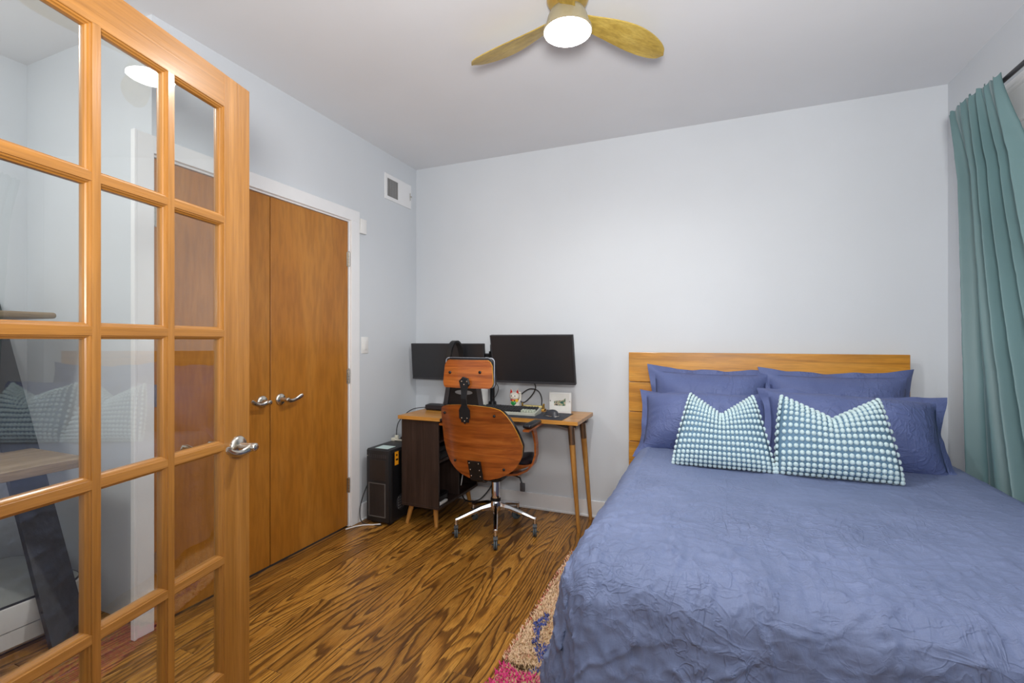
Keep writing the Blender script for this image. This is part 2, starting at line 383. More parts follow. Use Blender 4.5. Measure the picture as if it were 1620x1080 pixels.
# local: x from hinge to free edge; room (camera) side is local -y; face at y=0, back face at y=.035
TH = .035; ZT, ZG0, PZ = 2.03, 1.933, .336; ZB = ZG0-5*PZ
obj('stile', MB().rbox((0, 0, .01), (SW, TH, ZT), .0015, 1), FRENCH, door)
obj('stile', MB().rbox((DW-SW, 0, .01), (DW, TH, ZT), .0015, 1), FRENCH, door)
obj('top_rail', MB().rbox((SW, .0003, ZG0), (DW-SW, TH-.0003, ZT), .001, 1), FRENCHH, door)
obj('bottom_rail', MB().rbox((SW, .0003, .01), (DW-SW, TH-.0003, ZB), .001, 1), FRENCHH, door)
prof = [(0, 0), (.0012, .0), (.0016, .0035), (.0050, .0045), (.0066, .0085), (.0092, .0105), (.0098, .0145), (.0098, .0175)]  # (outwards from face edge, depth)
def munt_prof(hw, sides=(1, 1)):
    pts = []
    r_ = [(hw+o if sides[1] else 0, d) for o, d in prof]; l_ = [(-(hw+o) if sides[0] else 0, d) for o, d in prof]
    top = r_; bot = [(o, TH-d) for o, d in r_[::-1]]; lb = [(o, TH-d) for o, d in l_]; lt = l_[::-1]
    return top+bot[1:]+lb+lt[1:]
xs = [SW, SW+PWD+MW, SW+2*(PWD+MW), DW-SW+MW]
vx = [SW+PWD+MW/2, SW+2*PWD+1.5*MW]
for x in vx: obj('muntin', MB().poly([(x+o, d, ZB-.002) for o, d in munt_prof(MW/2)], (0, 0, ZG0-ZB+.004)), FRENCH, door)
for k in range(1, 5):
    z = ZG0-k*PZ; obj('muntin', MB().poly([(SW-.002, d+.0004, z+o) for o, d in munt_prof(.0085)], (DW-2*SW+.004, 0, 0)), FRENCHH, door)
def mould(a, b, inward, m_):
    """bead along the inside of stile or rail"""
    A = Vector(a); Bv = Vector(b); I = Vector(inward); P = []
    pr_ = [(0, 0)]+[(o, d) for o, d in prof]+[(o, TH-d) for o, d in prof[::-1]]+[(0, TH)]
    return MB().poly([(A+I*o+Vector((0, d, 0)))[:] for o, d in pr_], (Bv-A)[:])
for a, b, inn, m_ in (((SW, 0, ZB), (SW, 0, ZG0), (1, 0, 0), FRENCH), ((DW-SW, 0, ZB), (DW-SW, 0, ZG0), (-1, 0, 0), FRENCH), ((SW, 0, ZG0), (DW-SW, 0, ZG0), (0, 0, -1), FRENCHH), ((SW, 0, ZB), (DW-SW, 0, ZB), (0, 0, 1), FRENCHH)):
    obj('moulding', mould(a, b, inn, m_), m_, door)
for cidx in range(3):
    for r in range(5):
        x0 = SW+cidx*(PWD+MW); z1 = ZG0-r*PZ; x1 = x0+PWD
        obj('glass_pane', MB().box((x0+.006, .0162, z1-PZ+.012), (x1-.006, .0188, z1-.012)), GLASS, door)
lever(door, (DW-.052, 0, .915), (0, -1, 0), (-1, 0, 0)); lever(door, (DW-.052, TH, .915), (0, 1, 0), (-1, 0, 0))
obj('latch_plate', MB().box((DW-.001, .006, .87), (DW+.0015, .029, .96)), NICKEL, door)
for z in (1.8, 1.02, .25):
    mb = MB()
    mb.lathe((-.004, -.004, z-.045), [(.006, 0), (.006, .09)], (0, 0, 1), 12); mb.box((-.002, 0, z-.045), (.001, .03, z+.045)); obj('hinge', mb, NICKEL, door, 50)

# window on the right wall
win = thing('window_1', None, None, (XR, (WY0+WY1)/2, WZ0), kind='structure')
mb = MB()
for a, b in (((XR-.02, WY0-.1, WZ0-.1), (XR, WY0, WZ1)), ((XR-.02, WY1, WZ0-.1), (XR, WY1+.1, WZ1))): mb.rbox(a, b, .002, 1)
obj('side_casing', mb, TRIM, win)
mb = MB().rbox((XR-.022, WY0-.12, WZ1), (XR, WY1+.12, WZ1+.045), .004).rbox((XR-.03, WY0-.12, WZ1+.045), (XR, WY1+.12, WZ1+.07), .008).rbox((XR-.018, WY0-.12, WZ1+.07), (XR, WY1+.12, WZ1+.20), .002).rbox((XR-.04, WY0-.13, WZ1+.20), (XR, WY1+.13, WZ1+.235), .008)
obj('head_casing', mb, TRIM, win)
obj('sill', MB().rbox((XR-.05, WY0-.12, WZ0-.03), (XR+.06, WY1+.12, WZ0), .004), TRIM, win)
mb = MB()
for a, b in (((XR+.04, WY0, WZ0), (XR+.08, WY0+.05, WZ1)), ((XR+.04, WY1-.05, WZ0), (XR+.08, WY1, WZ1)), ((XR+.04, WY0, WZ0), (XR+.08, WY1, WZ0+.06)), ((XR+.04, WY0, WZ1-.05), (XR+.08, WY1, WZ1)), ((XR+.045, WY0, 1.46), (XR+.085, WY1, 1.50))): mb.rbox(a, b, .003, 1)
obj('sash_frame', mb, TRIM, win)
obj('glass_pane', MB().box((XR+.058, WY0+.03, WZ0+.03), (XR+.062, WY1-.03, WZ1-.03)), GLASS, win)
obj('roller_shade', MB().box((XR+.02, WY0+.01, WZ0+.01), (XR+.022, WY1-.01, WZ1-.005)), SHADE, win)

# ------------------------------------------------------------------ ceiling fan
FX, FY = -.521, 1.871
fan = thing('ceiling_fan', 'gold three-blade ceiling fan with round lit lamp under the ceiling', 'ceiling fan', (FX, FY, ZC))
obj('canopy', MB().lathe((FX, FY, ZC), [(.085, 0), (.085, -.012), (.075, -.03), (.055, -.045), (.05, -.06)], seg=40), GOLD, fan, 40)
obj('motor_housing', MB().lathe((FX, FY, ZC-.05), [(.05, 0), (.07, -.01), (.08, -.03), (.088, -.06), (.09, -.083)], seg=48), plain('pale_fan_hub', (150, 140, 112), .4), fan, 40)
obj('light_diffuser', MB().lathe((FX, FY, ZC-.133), [(.094, -.002), (.0955, -.010), (.088, -.015), (.06, -.0175), (.001, -.019)], seg=48), LAMPM, fan, 60, label='glowing round white diffuser')
obj('glow_block_ring', MB().lathe((FX, FY, ZC-.133), [(.088, .004), (.099, .003), (.1, -.008), (.0965, -.009)], seg=48), bpy.data.materials['pale_fan_hub'], fan, 40)  # ring added to stop the diffuser's edge from lighting the ceiling
bl = bpy.data.lights.new('fan_lamp_bulb', 'SPOT'); bl.spot_size = math.radians(168); bl.spot_blend = .75; bl.energy = BULB_WATTS; bl.shadow_soft_size = .022; bl.color = (1, .985, .96)
blo = bpy.data.objects.new('fan_lamp_bulb', bl); COL.objects.link(blo); blo.parent = fan; blo.location = (0, 0, -.156)
def blade():
    n, m = 26, 9; P = []; R0, R1 = .075, .508
    up = np.zeros((n, m, 3)); dn = np.zeros((n, m, 3))
    for i in range(n):
        t = i/(n-1); r = R0+(R1-R0)*t
        wd = .062+.062*math.sin(min(1, t*1.6)*PI*.5)**1.3
        if t > .5: wd *= max(.05, math.sqrt(max(0, 1-((t-.5)/.5)**2.4)))
        sweep = -.018*math.sin(t*PI)+.02*t
        tilt = -math.radians(17-6*t)
        for j in range(m):
            s_ = (j/(m-1)-.5)*wd+sweep
            z = math.sin(tilt)*s_-.008*t*t+.012*(1-t)**2 - .018*(s_/.13)**2*0.5
            up[i, j] = (r, s_*math.cos(tilt), z+.004); dn[i, j] = (r, s_*math.cos(tilt), z-.004+.003*abs(j/(m-1)-.5)*2)
    mb = MB().grid(up).grid(dn[::-1])
    # rim
    rim_u = [up[i, 0] for i in range(n)]+[up[n-1, j] for j in range(m)]+[up[i, m-1] for i in range(n-1, -1, -1)]+[up[0, j] for j in range(m-1, -1, -1)]
    rim_d = [dn[i, 0] for i in range(n)]+[dn[n-1, j] for j in range(m)]+[dn[i, m-1] for i in range(n-1, -1, -1)]+[dn[0, j] for j in range(m-1, -1, -1)]
    mb.grid(np.array([rim_u, rim_d])); return mb
for k, a in enumerate((165, 45.3, -75)):
    b = obj('blade', blade(), FANW, fan, 60, weld=True) if k == 0 else bpy.data.objects.new('blade', b0.data)
    if k == 0: b0 = b; WL_ = WL[fan.name]
    else: COL.objects.link(b); b.parent = fan
    b.data = b0.data
# blade mesh was shifted by the fan's location: put it back to a local mesh once
me = b0.data; me.transform(Matrix.Translation(Vector((FX, FY, ZC))))
for b, a in zip([o for o in fan.children if o.name.startswith('blade')], (165, 45.3, -75)):
    b.rotation_euler = (0, 0, math.radians(a)); b.location = (0, 0, ZC-.092-ZC)

# ------------------------------------------------------------------ bed
bed = thing('bed', 'wooden bed with a honey pine plank headboard against the back wall', 'bed', (.284, 2.2, 0))
HB = YB-.075
for k, (z0, z1) in enumerate(((.967, 1.161), (.769, .963), (.571, .765), (.373, .567))):
    obj('headboard_plank', MB().rbox((-.473, HB, z0), (1.04, HB+.024, z1), .0025, 2), HEADW, bed)
for x in (-.40, .95): obj('post', MB().rbox((x, HB+.024, 0), (x+.07, HB+.05, 1.13), .002, 1), HEADW, bed)
for x in (-.325, 1.01): obj('side_rail', MB().rbox((x, 1.26, .17), (x+.025, HB, .33), .002, 1), HEADW, bed)
obj('foot_rail', MB().rbox((-.30, 1.26, .17), (1.01, 1.285, .33), .002, 1), HEADW, bed)
for x in (-.315, .93):
    for y in (1.29, 3.0): obj('leg', MB().rbox((x, y, 0), (x+.06, y+.06, .30), .002, 1), HEADW, bed)
obj('slat_deck', MB().box((-.30, 1.285, .30), (1.01, HB, .325)), HEADW, bed)
mt = obj('mattress', MB().rbox((-.30, 1.31, .326), (.985, HB-.01, .60), .05, 4), plain('white_ticking', (225, 225, 222), .8), None, 60)
tagd(mt, 'white mattress under the blue duvet on the bed', 'mattress')

# duvet
ZD = .655; X0, X1, Y0, Y1 = -.265, 1.035, 1.30, 3.205
def duvet():
    na, nb = 330, 380
    a = np.linspace(X0-.66, X1+.42, na); b = np.linspace(Y0-.62, Y1, nb)
    A, Bm = np.meshgrid(a, b, indexing='ij')
    oL = np.maximum(0, X0-A); oR = np.maximum(0, A-X1); ox = oL+oR; sx = np.where(A < X0, -1., 1.); oy = np.maximum(0, Y0-Bm)
    o = np.hypot(ox, oy); o_s = np.maximum(o, 1e-9)
    flare = np.where(A > X1, .01, np.where(oy > 0, .18, .15))
    r = .105; q = r*PI/2
    th = np.minimum(o, q)/r
    hh = np.where(o < q, r*np.sin(th), r+(o-q)*flare); vv = np.where(o < q, r*(1-np.cos(th)), r+(o-q)*np.sqrt(1-flare**2))
    # folds on the hanging cloth
    hang = np.clip((o-.08)/.3, 0, 1)
    u_ = np.where(oy > ox, A, Bm)
    fold = .012*np.sin(u_*13+1.5*np.sin(u_*5.3)+vv*2)+.009*np.sin(u_*25+2+vv*3)
    hh = hh+fold*hang*np.where(A > X1, .12, 1)
    XX = np.clip(A, X0, X1)+sx*ox/o_s*hh; YY = np.maximum(Bm, Y0)-oy/o_s*hh; ZZ = ZD-vv
    # soft body of the duvet
    ZZ = ZZ+.016*(fbm(A*2.1+5, Bm*2.1, 3, 3)-.5)-.012*np.clip((.1-(A-X0))/.3, 0, 1)*(o < .01)
    top = np.clip(1-o/.15, 0, 1)
    foot = np.clip((2.1-Bm)/.9, 0, 1)
    wr = .011*ridge(A*3.2+Bm*1.1, Bm*7.5-A*2.2, 21, 7)+.009*ridge(A*6+Bm*3+9, Bm*5-A*4, 31, 7)+.006*ridge(A*12, Bm*14+A*3, 41, 6)
    wr2 = .010*ridge(A*9+3, Bm*2.2+1.2*A, 51, 6)+.008*ridge(A*11+Bm*6+2, Bm*9-A*6, 77, 6)
    d = wr*(.08+.28*foot)+wr2*(.06+.50*foot)
    cr = .006*ridge(A*5+Bm*2.3+1, Bm*9-A*5, 91, 14)+.006*ridge(A*13+2, Bm*3+A*3.2, 97, 14)+.004*ridge(A*7+Bm*9, Bm*7-A*8+4, 103, 14)
    d = d+cr*(.30+.9*foot)
    d = d+.004*(fbm(A*14, Bm*14, 61, 3)-.5)
    # along the normal
    P = np.stack([XX, YY, ZZ], -1)
    du = np.gradient(P, axis=0); dv = np.gradient(P, axis=1); N = np.cross(du, dv); N /= np.linalg.norm(N, axis=-1, keepdims=True)+1e-9
    P = P+N*d[..., None]
    P[..., 2] = np.maximum(P[..., 2], .045); P[..., 0] = np.minimum(P[..., 0], 1.165)
    P[..., 1] = np.minimum(P[..., 1], HB-.006)
    return MB().grid(P)
dv = obj('duvet', duvet(), DUVET, None, 80); tagd(dv, 'crumpled blue linen duvet draped over the whole bed', 'duvet')

# pillows
def pillow_mesh(W, H, T, seed, flange=.028, ear=.05):
    n = 46; u = np.linspace(-1, 1, n); U, V = np.meshgrid(u, u, indexing='ij')
    mb = MB()
    pin = 1-.0*U
    def outline(U, V):
        x = U*W/2*(1-ear*(1-V**2)); z = V*H/2*(1-ear*(1-U**2)); return x, z
    X, Z = outline(U, V)
    puff = (np.clip(1-np.abs(U)**3.6, 0, 1)*np.clip(1-np.abs(V)**3.2, 0, 1))**.82
    wr = .005*ridge(U*1.6+seed, V*1.6, seed, 4)+.010*(fbm(U*2+seed, V*2+3, seed+5, 3)-.5)*2
    edge = np.clip(1.15-np.maximum(abs(U), abs(V)), 0, .6)/.6
    cw = .010*np.sin(np.arctan2(V, U)*15+seed+2*np.sin(np.arctan2(V, U)*4))*np.clip((np.maximum(abs(U), abs(V))-.7)/.3, 0, 1)*(puff > 0.01)*np.clip(puff*2, 0, 1)
    front = np.stack([X, -(T/2*puff+(wr+cw)*puff), Z], -1); back = np.stack([X, T/2*puff*.8, Z], -1)
    mb.grid(front).grid(back[::-1])
    body = mb
    # flange ring
    m = 4; ring = []
    per = [(t, -1) for t in np.linspace(-1, 1, 40)[:-1]]+[(1, t) for t in np.linspace(-1, 1, 26)[:-1]]+[(-t, 1) for t in np.linspace(-1, 1, 40)[:-1]]+[(-1, -t) for t in np.linspace(-1, 1, 26)[:-1]]
    K = len(per); F = np.zeros((K+1, m, 3)); rr = np.random.RandomState(seed); ph = rr.rand(4)*6
    for i in range(K+1):
        uu, vv = per[i % K]; x, z = outline(np.array(uu), np.array(vv)); n_ = math.hypot(uu*1.0, vv*1.0)
        dx = (uu if abs(uu) == 1 else uu**5); dz = (vv if abs(vv) == 1 else vv**5)
        s = i/K*2*PI
        fw_ = flange*(1+.7*abs(uu*vv)**4)
        for j in range(m):
            t = j/(m-1); wv = .016*t+(.012*math.sin(s*5+ph[0])+.009*math.sin(s*11+ph[1])+.005*math.sin(s*23+ph[2])+.03*(abs(uu*vv)**6)*math.sin(ph[0]*3+uu*2+vv))*t
            F[i, j] = (float(x)+dx*fw_*t*(1+.10*math.sin(s*7+ph[3])), wv+.006*t, float(z)+dz*fw_*t*(1+.10*math.sin(s*9+ph[2])))
    F[K] = F[0]
    fb = F.copy(); fb[..., 1] += .003
    return body, MB().grid(F).grid(fb[:, ::-1])
def pillow(label, c, W, H, T, rx, rz, ry, seed, bend=0):
    body, fl_ = pillow_mesh(W, H, T, seed)
    t = thing('pillow', label, 'pillow', c, 'blue linen pillows on the bed', local=True)
    o1 = obj('pillowcase', body, SHAM, t, 80, weld=True); o2 = obj('flange', fl_, SHAM, t, 80)
    for o in (o1, o2):
        for v in o.data.vertices:
            x, y, z = v.co
            s_ = min(0, z+H*.32); y2 = y-bend*s_*s_*6   # lower part slides forward
            v.co = (x, y2, z)
    t.rotation_euler = (rx, ry, rz); return t
# back pair, front pair
pillow('blue linen pillow standing rearmost at the left, against the headboard', (.015, 3.06, .835), .63, .43, .24, math.radians(-14), 0, math.radians(1), 3)
pillow('blue linen pillow standing rearmost at the right, against the headboard', (.665, 3.06, .835), .65, .43, .24, math.radians(-14), 0, math.radians(0), 8)
pillow('blue linen pillow leaning in the front row at the left, behind the smaller bobble cushion', (-.005, 2.79, .785), .64, .36, .30, math.radians(-36), 0, math.radians(0), 14)
pillow('blue linen pillow leaning in the front row at the right, behind the larger bobble cushion', (.645, 2.72, .80), .70, .38, .31, math.radians(-34), math.radians(-3), math.radians(2), 22)

# bobble cushions
def cushion(label, c, wb, wt, H, dip, T, rx, rz, cols, rows, seed):
    def pos(U, V, side=-1):
        s = (V+1)/2; wd = wb+(wt-wb)*s; x = U*wd/2*(1+.035*np.sin(s*PI)); 
        z = s*H-dip*np.clip(1-np.abs(U)*1.0, 0, 1)**1.0*s**2.6-.012*(1-U**2)*(1-s)**3*0
        puff = (np.clip(1-np.abs(U)**3, 0, 1)*np.clip(1-np.abs(V)**3.4, 0, 1))**.5
        crease = 1-.35*np.exp(-(U/.12)**2)*np.clip((V-.1)/.9, 0, 1)
        return np.stack([x, side*T/2*puff*crease, z], -1)
    n = 36; u = np.linspace(-1, 1, n); U, V = np.meshgrid(u, u, indexing='ij')
    t = thing('cushion', label, 'cushion', c, 'bobble cushions on the bed', local=True)
    obj('cushion_cover', MB().grid(pos(U, V)).grid(pos(U, V, 1)[::-1]), BOBB, t, 80, weld=True)
    mb = MB(); base = []
    bu = np.linspace(-.985, .985, cols); bv = np.linspace(-1, 1, rows); bv = .985*(.45*bv+.55*np.sin(bv*PI/2))
    # low dome template
    for side in (-1, 1):
        for jj, v_ in enumerate(bv):
            for ii, u0 in enumerate(bu):
                u1 = u0+(.0 if jj % 2 == 0 else .0)
                e = 1e-3
                uu = min(.985, max(-.985, u1)); p = pos(np.array(uu), np.array(v_), side); pu = pos(np.array(uu+e), np.array(v_), side)-pos(np.array(uu-e), np.array(v_), side); pv = pos(np.array(uu), np.array(min(.999, v_+e)), side)-pos(np.array(uu), np.array(v_-e), side)
                Nn = np.cross(pu, pv)*1.0; ln = np.linalg.norm(Nn); Nn = Nn/ln if ln > 0 else np.array((0, side, 0))
                if Nn[1]*side < 0: Nn = -Nn
                if abs(Nn[1]) < .35: Nn = np.array((Nn[0], side*.35, Nn[2])); Nn /= np.linalg.norm(Nn)
                pu = pu/np.linalg.norm(pu); pv = np.cross(Nn, pu)
                rx_ = wb*(1+(wt/wb-1)*(v_+1)/2)/cols*.47; rz_ = H/rows*.46; hh = .0085
                vs = []; sg = 8
                for (rr, h) in ((1.0, 0), (.98, .35), (.74, .78), (.35, 1.0)):
                    for k in range(sg):
                        an = 2*PI*k/sg; vs.append(p+pu*rx_*rr*math.cos(an)+pv*rz_*rr*math.sin(an)+Nn*hh*h)
                fs = [(i*sg+k, i*sg+(k+1) % sg, (i+1)*sg+(k+1) % sg, (i+1)*sg+k) for i in range(3) for k in range(sg)]+[tuple(3*sg+k for k in range(sg))]
                mb.add(vs, fs)
    obj('bobble', mb, BOB, t, 80, kind='stuff')
    t.rotation_euler = (rx, 0, rz); return t
cushion('smaller pale blue bobble cushion with a chopped top, standing at the left', (.070, 2.345, .662), .425, .275, .345, .105, .15, math.radians(-24), math.radians(0), 22, 16, 1)
cushion('larger pale blue bobble cushion with a chopped top, standing at the right', (.512, 2.35, .662), .452, .372, .352, .105, .16, math.radians(-24), math.radians(1), 21, 15, 2)

# ------------------------------------------------------------------ rug
def rug_mat():
    g = G('shag_rug'); tc = g.add('ShaderNodeTexCoord'); sp = g.add('ShaderNodeSeparateXYZ'); g.link(tc.outputs['Object'], sp.inputs[0])
    vc = g.add('ShaderNodeVertexColor', layer_name='col'); f = g.noise(g.coord((90, 90, 90)), 1, 2)
    c = g.mix(.5, vc.outputs[0], g.ramp(f, [(.3, (190, 180, 170)), (.6, (255, 255, 255))]), 'MULTIPLY'); g.link(c, g.b.inputs['Base Color']); g.set(.9); return g.m
RUGM = rug_mat()
def rug_col(x, y):
    d = x+.72; wv = .02*math.sin(y*23)+.015*math.sin(y*41+x*30)
    pink = (232, 66, 140); cream = (238, 208, 172); peach = (224, 170, 140); blue = (72, 92, 168); brown = (98, 74, 44); red = (196, 62, 80)
    if y < 1.645+wv*.5: 
        if y < .95: return cream if (math.sin(y*15+x*9) > -.2) else red
        return pink
    if y < 1.665+wv*.5: return brown if d < .12 else blue
    bx = .07+.03*math.sin(y*9)+wv*.5
    if 1.82 < y < 2.02 and abs(d-.055-(y-1.82)*.12+wv) < .018: return blue
    if 1.70 < y < 1.82 and d > .09+wv: return blue
    if abs(y-2.33-wv-d*.5) < .02 and d > .03: return blue
    if random.random() < .10: return peach
    if d < .012 and random.random() < .3: return (214, 120, 110)
    return cream
rug = thing('rug', 'shaggy cream, blue and pink wool rug on the floor under the bed', 'rug', (-.1, 1.7, 0))
obj('rug_backing', MB().rbox((-.715, .75, .0005), (.7, 2.68, .008), .002, 1), plain('rug_jute', (190, 160, 120), .9), rug)
vs, fs, cols = [], [], []
for k in range(15000):
    x = -.722+abs(random.gauss(0, .13)) if k < 12000 else random.uniform(-.6, .5); y = random.uniform(.75, 2.69)
    if x > .7: continue
    an = random.uniform(0, 2*PI); le = random.uniform(.012, .02); lx, ly = math.cos(an)*.010, math.sin(an)*.010; w2 = .0022
    if x < -.715: lx -= .004
    px_, py_ = -math.sin(an)*w2, math.cos(an)*w2; b = len(vs)
    vs += [(x-px_, y-py_, .006), (x+px_, y+py_, .006), (x+lx*.5+px_, y+ly*.5+py_, le*.75), (x+lx*.5-px_, y+ly*.5-py_, le*.75), (x+lx, y+ly, le)]
    fs += [(b, b+1, b+2, b+3), (b+3, b+2, b+4)]; c = lin(rug_col(x, y)); cols += [c]*5
mb = MB(); mb.v = vs; mb.f = fs
off = WL[rug.name]; me = bpy.data.meshes.new('pile'); me.from_pydata([(a-off[0], b-off[1], c) for a, b, c in vs], [], fs)
ca = me.color_attributes.new('col', 'FLOAT_COLOR', 'POINT'); ca.data.foreach_set('color', np.array(cols, dtype=np.float32).ravel()); me.materials.append(RUGM)
po = bpy.data.objects.new('pile', me); COL.objects.link(po); po.parent = rug; po['kind'] = 'stuff'

# ------------------------------------------------------------------ curtain and rod
rod = thing('curtain_rod', 'black metal curtain rod above the window on the right wall', 'curtain rod', (1.15, 1.9, 2.32))
RZ = 2.322
obj('pole', MB().tube([(1.15, .9, RZ), (1.15, 2.98, RZ)], .0095, 14), DARKP, rod, 50)
obj('finial', MB().ball((1.15, 2.98, RZ), .013), DARKP, rod, 50)
for y in (1.05, 3.0): obj('bracket', MB().tube([(1.15, y, RZ-.012), (1.19, y, RZ-.02), (XR, y, RZ-.02)], .006, 8).box((XR-.004, y-.015, RZ-.05), (XR, y+.015, RZ+.01)), DARKP, rod, 50)
def curtain():
    ns, nz = 300, 90; s = np.linspace(0, 1, ns); z = np.linspace(0, 1, nz)   # z=0 top
    S, Zt = np.meshgrid(s, z, indexing='ij'); ZZ = 2.352+(.30-2.352)*Zt
    far = 3.0-.11*Zt**.7; near = 2.555-.75*Zt**1.42
    YY = far+(near-far)*S
    ph = S*2*PI*6+1.3*np.sin(S*8+1)+.5*Zt*np.sin(S*14)
    amp = (.020+.014*Zt)*(1+.35*np.sin(S*11+2))
    wv = np.sin(ph+.5*np.sin(ph+1))+.25*np.sin(2*ph+1+Zt)+.15*np.sin(3*ph)
    hdr = np.clip((Zt-.0)/.035, 0, 1)
    XX = 1.118+.036*np.clip((Zt-.02)*7, 0, 1)+amp*wv*np.clip(.28+Zt*5, 0, 1)
    YY = YY+.010*np.cos(ph)*(.6+Zt)
    ZZ = ZZ+.006*np.sin(S*70)*np.exp(-Zt*40)+.012*np.sin(S*5)*np.exp(-Zt*30)
    XX += .002*(ridge(YY*5, ZZ*9, 5, 6))+.003*(fbm(YY*7, ZZ*3, 9, 3)-.5)
    XX = np.clip(XX, 1.085, 1.205)
    P = np.stack([XX, YY, ZZ], -1); Q = P.copy(); Q[..., 0] += .0022
    return MB().grid(P).grid(Q[::-1])
cu = obj('curtain', curtain(), CURT, None, 80); tagd(cu, 'long teal curtain hanging in folds from the rod beside the window', 'curtain')

# ------------------------------------------------------------------ wall fittings
v = thing('air_vent', 'white metal wall register with a dark grille high on the left wall', 'air vent', (XL, 3.04, 2.39))
mb = MB(); x0, x1 = XL, XL+.008
mb.rbox((x0, 2.873, 2.295), (x1, 2.903, 2.485), .002, 1).rbox((x0, 3.035, 2.295), (x1, 3.21, 2.485), .002, 1).rbox((x0, 2.9, 2.455), (x1, 3.04, 2.485), .002, 1).rbox((x0, 2.9, 2.295), (x1, 3.04, 2.322), .002, 1)
obj('frame', mb, TRIM, v)
obj('duct_backing', MB().box((XL+.0005, 2.9, 2.32), (XL+.0015, 3.04, 2.458)), DARKP, v)
for k in range(13):
    y = 2.906+k*.0105; obj('slat', MB().box((XL+.002, y, 2.321), (XL+.006, y+.0035, 2.456)), plain('vent_slat', (150, 150, 150), .5) if k == 0 else bpy.data.materials['vent_slat'], v)
obj('damper_lever', MB().rbox((XL+.008, 3.19, 2.36), (XL+.012, 3.196, 2.42), .001, 1).rbox((XL+.008, 3.19, 2.385), (XL+.024, 3.196, 2.395), .001, 1), NICKEL, v)
v = thing('light_switch', 'white rocker light switch on the left wall beside the closet', 'light switch', (XL, 2.654, 1.207))
obj('plate', MB().rbox((XL, 2.617, 1.15), (XL+.006, 2.69, 1.265), .003), WHITEP, v, 40)
obj('rocker', MB().rbox((XL+.005, 2.638, 1.175), (XL+.010, 2.669, 1.24), .002), WHITEP, v, 40)
v = obj('wall_sensor', MB().rbox((XL, 2.592, 1.975), (XL+.022, 2.655, 2.075), .005), WHITEP, None, 40)
tagd(v, 'small white plastic box on the wall beside the top of the closet casing', 'sensor')

# ------------------------------------------------------------------ desk
DZ = .74
desk = thing('desk', 'wooden desk with dark open side cabinet and tapered legs at the back wall', 'desk', (-1.3, 2.95, 0))
obj('desktop', MB().rbox((-1.57, 2.822, DZ-.024), (-.722, 3.25, DZ), .002), DESKW, desk)
obj('cabinet_top', MB().rbox((-1.905, 2.632, DZ-.024), (-1.572, 3.25, DZ), .002), DESKW, desk)
CX0, CX1, CY0, CY1, CZ0, CZ1 = -1.90, -1.612, 2.668, 3.235, .148, DZ-.025
obj('side_panel', MB().rbox((CX0, CY0, CZ0), (CX1, CY0+.016, CZ1), .0015, 1), ESPRESSO, desk)
obj('side_panel', MB().rbox((CX0, CY1-.016, CZ0), (CX1, CY1, CZ1), .0015, 1), ESPRESSO, desk)
obj('back_panel', MB().box((CX0, CY0+.016, CZ0), (CX0+.012, CY1-.016, CZ1)), ESPRESSO, desk)
obj('bottom_panel', MB().rbox((CX0, CY0, CZ0-.018), (CX1+.004, CY1, CZ0), .0015, 1), ESPRESSO, desk)
obj('shelf', MB().rbox((CX0+.012, CY0+.016, .432), (CX1-.004, CY1-.016, .448), .001, 1), ESPRESSO, desk)
obj('shelf', MB().rbox((CX0+.012, CY0+.016, .565), (CX1-.004, CY1-.016, .578), .001, 1), ESPRESSO, desk)
obj('divider', MB().rbox((CX0+.012, 2.945, CZ0), (CX1-.004, 2.96, .432), .001, 1), ESPRESSO, desk)
for (xt, yt, xb, yb) in ((-1.85, 2.72, -1.877, 2.700), (-1.665, 2.72, -1.652, 2.708), (-1.85, 3.17, -1.87, 3.19), (-1.665, 3.17, -1.65, 3.19)):
    obj('leg', MB().tube([(xt, yt, .131), (xb, yb, .0)], [.018, .0125], 14), LEGW, desk, 50)
for (xt, yt, xb, yb) in ((-.795, 2.93, -.757, 2.985), (-.775, 3.15, -.735, 3.235)):
    T_ = Vector((xt, yt, DZ-.03)); Bt = Vector((xb, yb, 0)); k = .19
    l = obj('leg', MB().tube([(T_+(Bt-T_)*k)[:], Bt[:]], [.0195, .0115], 16), LEGW, desk, 50)
    obj('sleeve', MB().tube([T_[:], (T_+(Bt-T_)*k)[:]], [.0215, .0205], 16), BRASSC, l, 50)
obj('leg_bracket', MB().poly([(-.99, 2.93, DZ-.026), (-.76, 2.93, DZ-.026), (-.76, 2.93, DZ-.055), (-.82, 2.93, DZ-.062)], (0, .05, 0)), ESPRESSO, desk)
obj('leg_bracket', MB().poly([(-.99, 3.13, DZ-.026), (-.74, 3.13, DZ-.026), (-.74, 3.13, DZ-.055), (-.80, 3.13, DZ-.062)], (0, .05, 0)), ESPRESSO, desk)

# monitors
def monitor(name, label, cx, cy, cz, W, H, tilt, yaw=0, chin=.006):
    t = thing(name, label, 'monitor', (cx, cy, cz), 'monitors over the desk', local=True)
    obj('housing', MB().rbox((-W/2, -.006, -H/2), (W/2, .018, H/2), .004).rbox((-W*.3, .016, -H*.3), (W*.3, .045, H*.3), .01), BLACKP, t, 40)
    obj('screen', MB().box((-W/2+.008, -.0075, -H/2+.014), (W/2-.008, -.0055, H/2-.008)), SCREEN, t)
    obj('bezel', MB().rbox((-W/2, -.010, -H/2), (W/2, -.006, -H/2+.014), .001, 1).rbox((-W/2, -.0085, H/2-.007), (W/2, -.006, H/2), .001, 1).rbox((-W/2, -.0085, -H/2), (-W/2+.007, -.006, H/2), .001, 1).rbox((W/2-.007, -.0085, -H/2), (W/2, -.006, H/2), .001, 1), DARKP, t)
    t.rotation_euler = (tilt, 0, yaw); return t
monitor('monitor', 'smaller wide monitor with dark screen on the left, close to the wall corner', -1.833, 3.165, 1.077, .635, .280, math.radians(5))
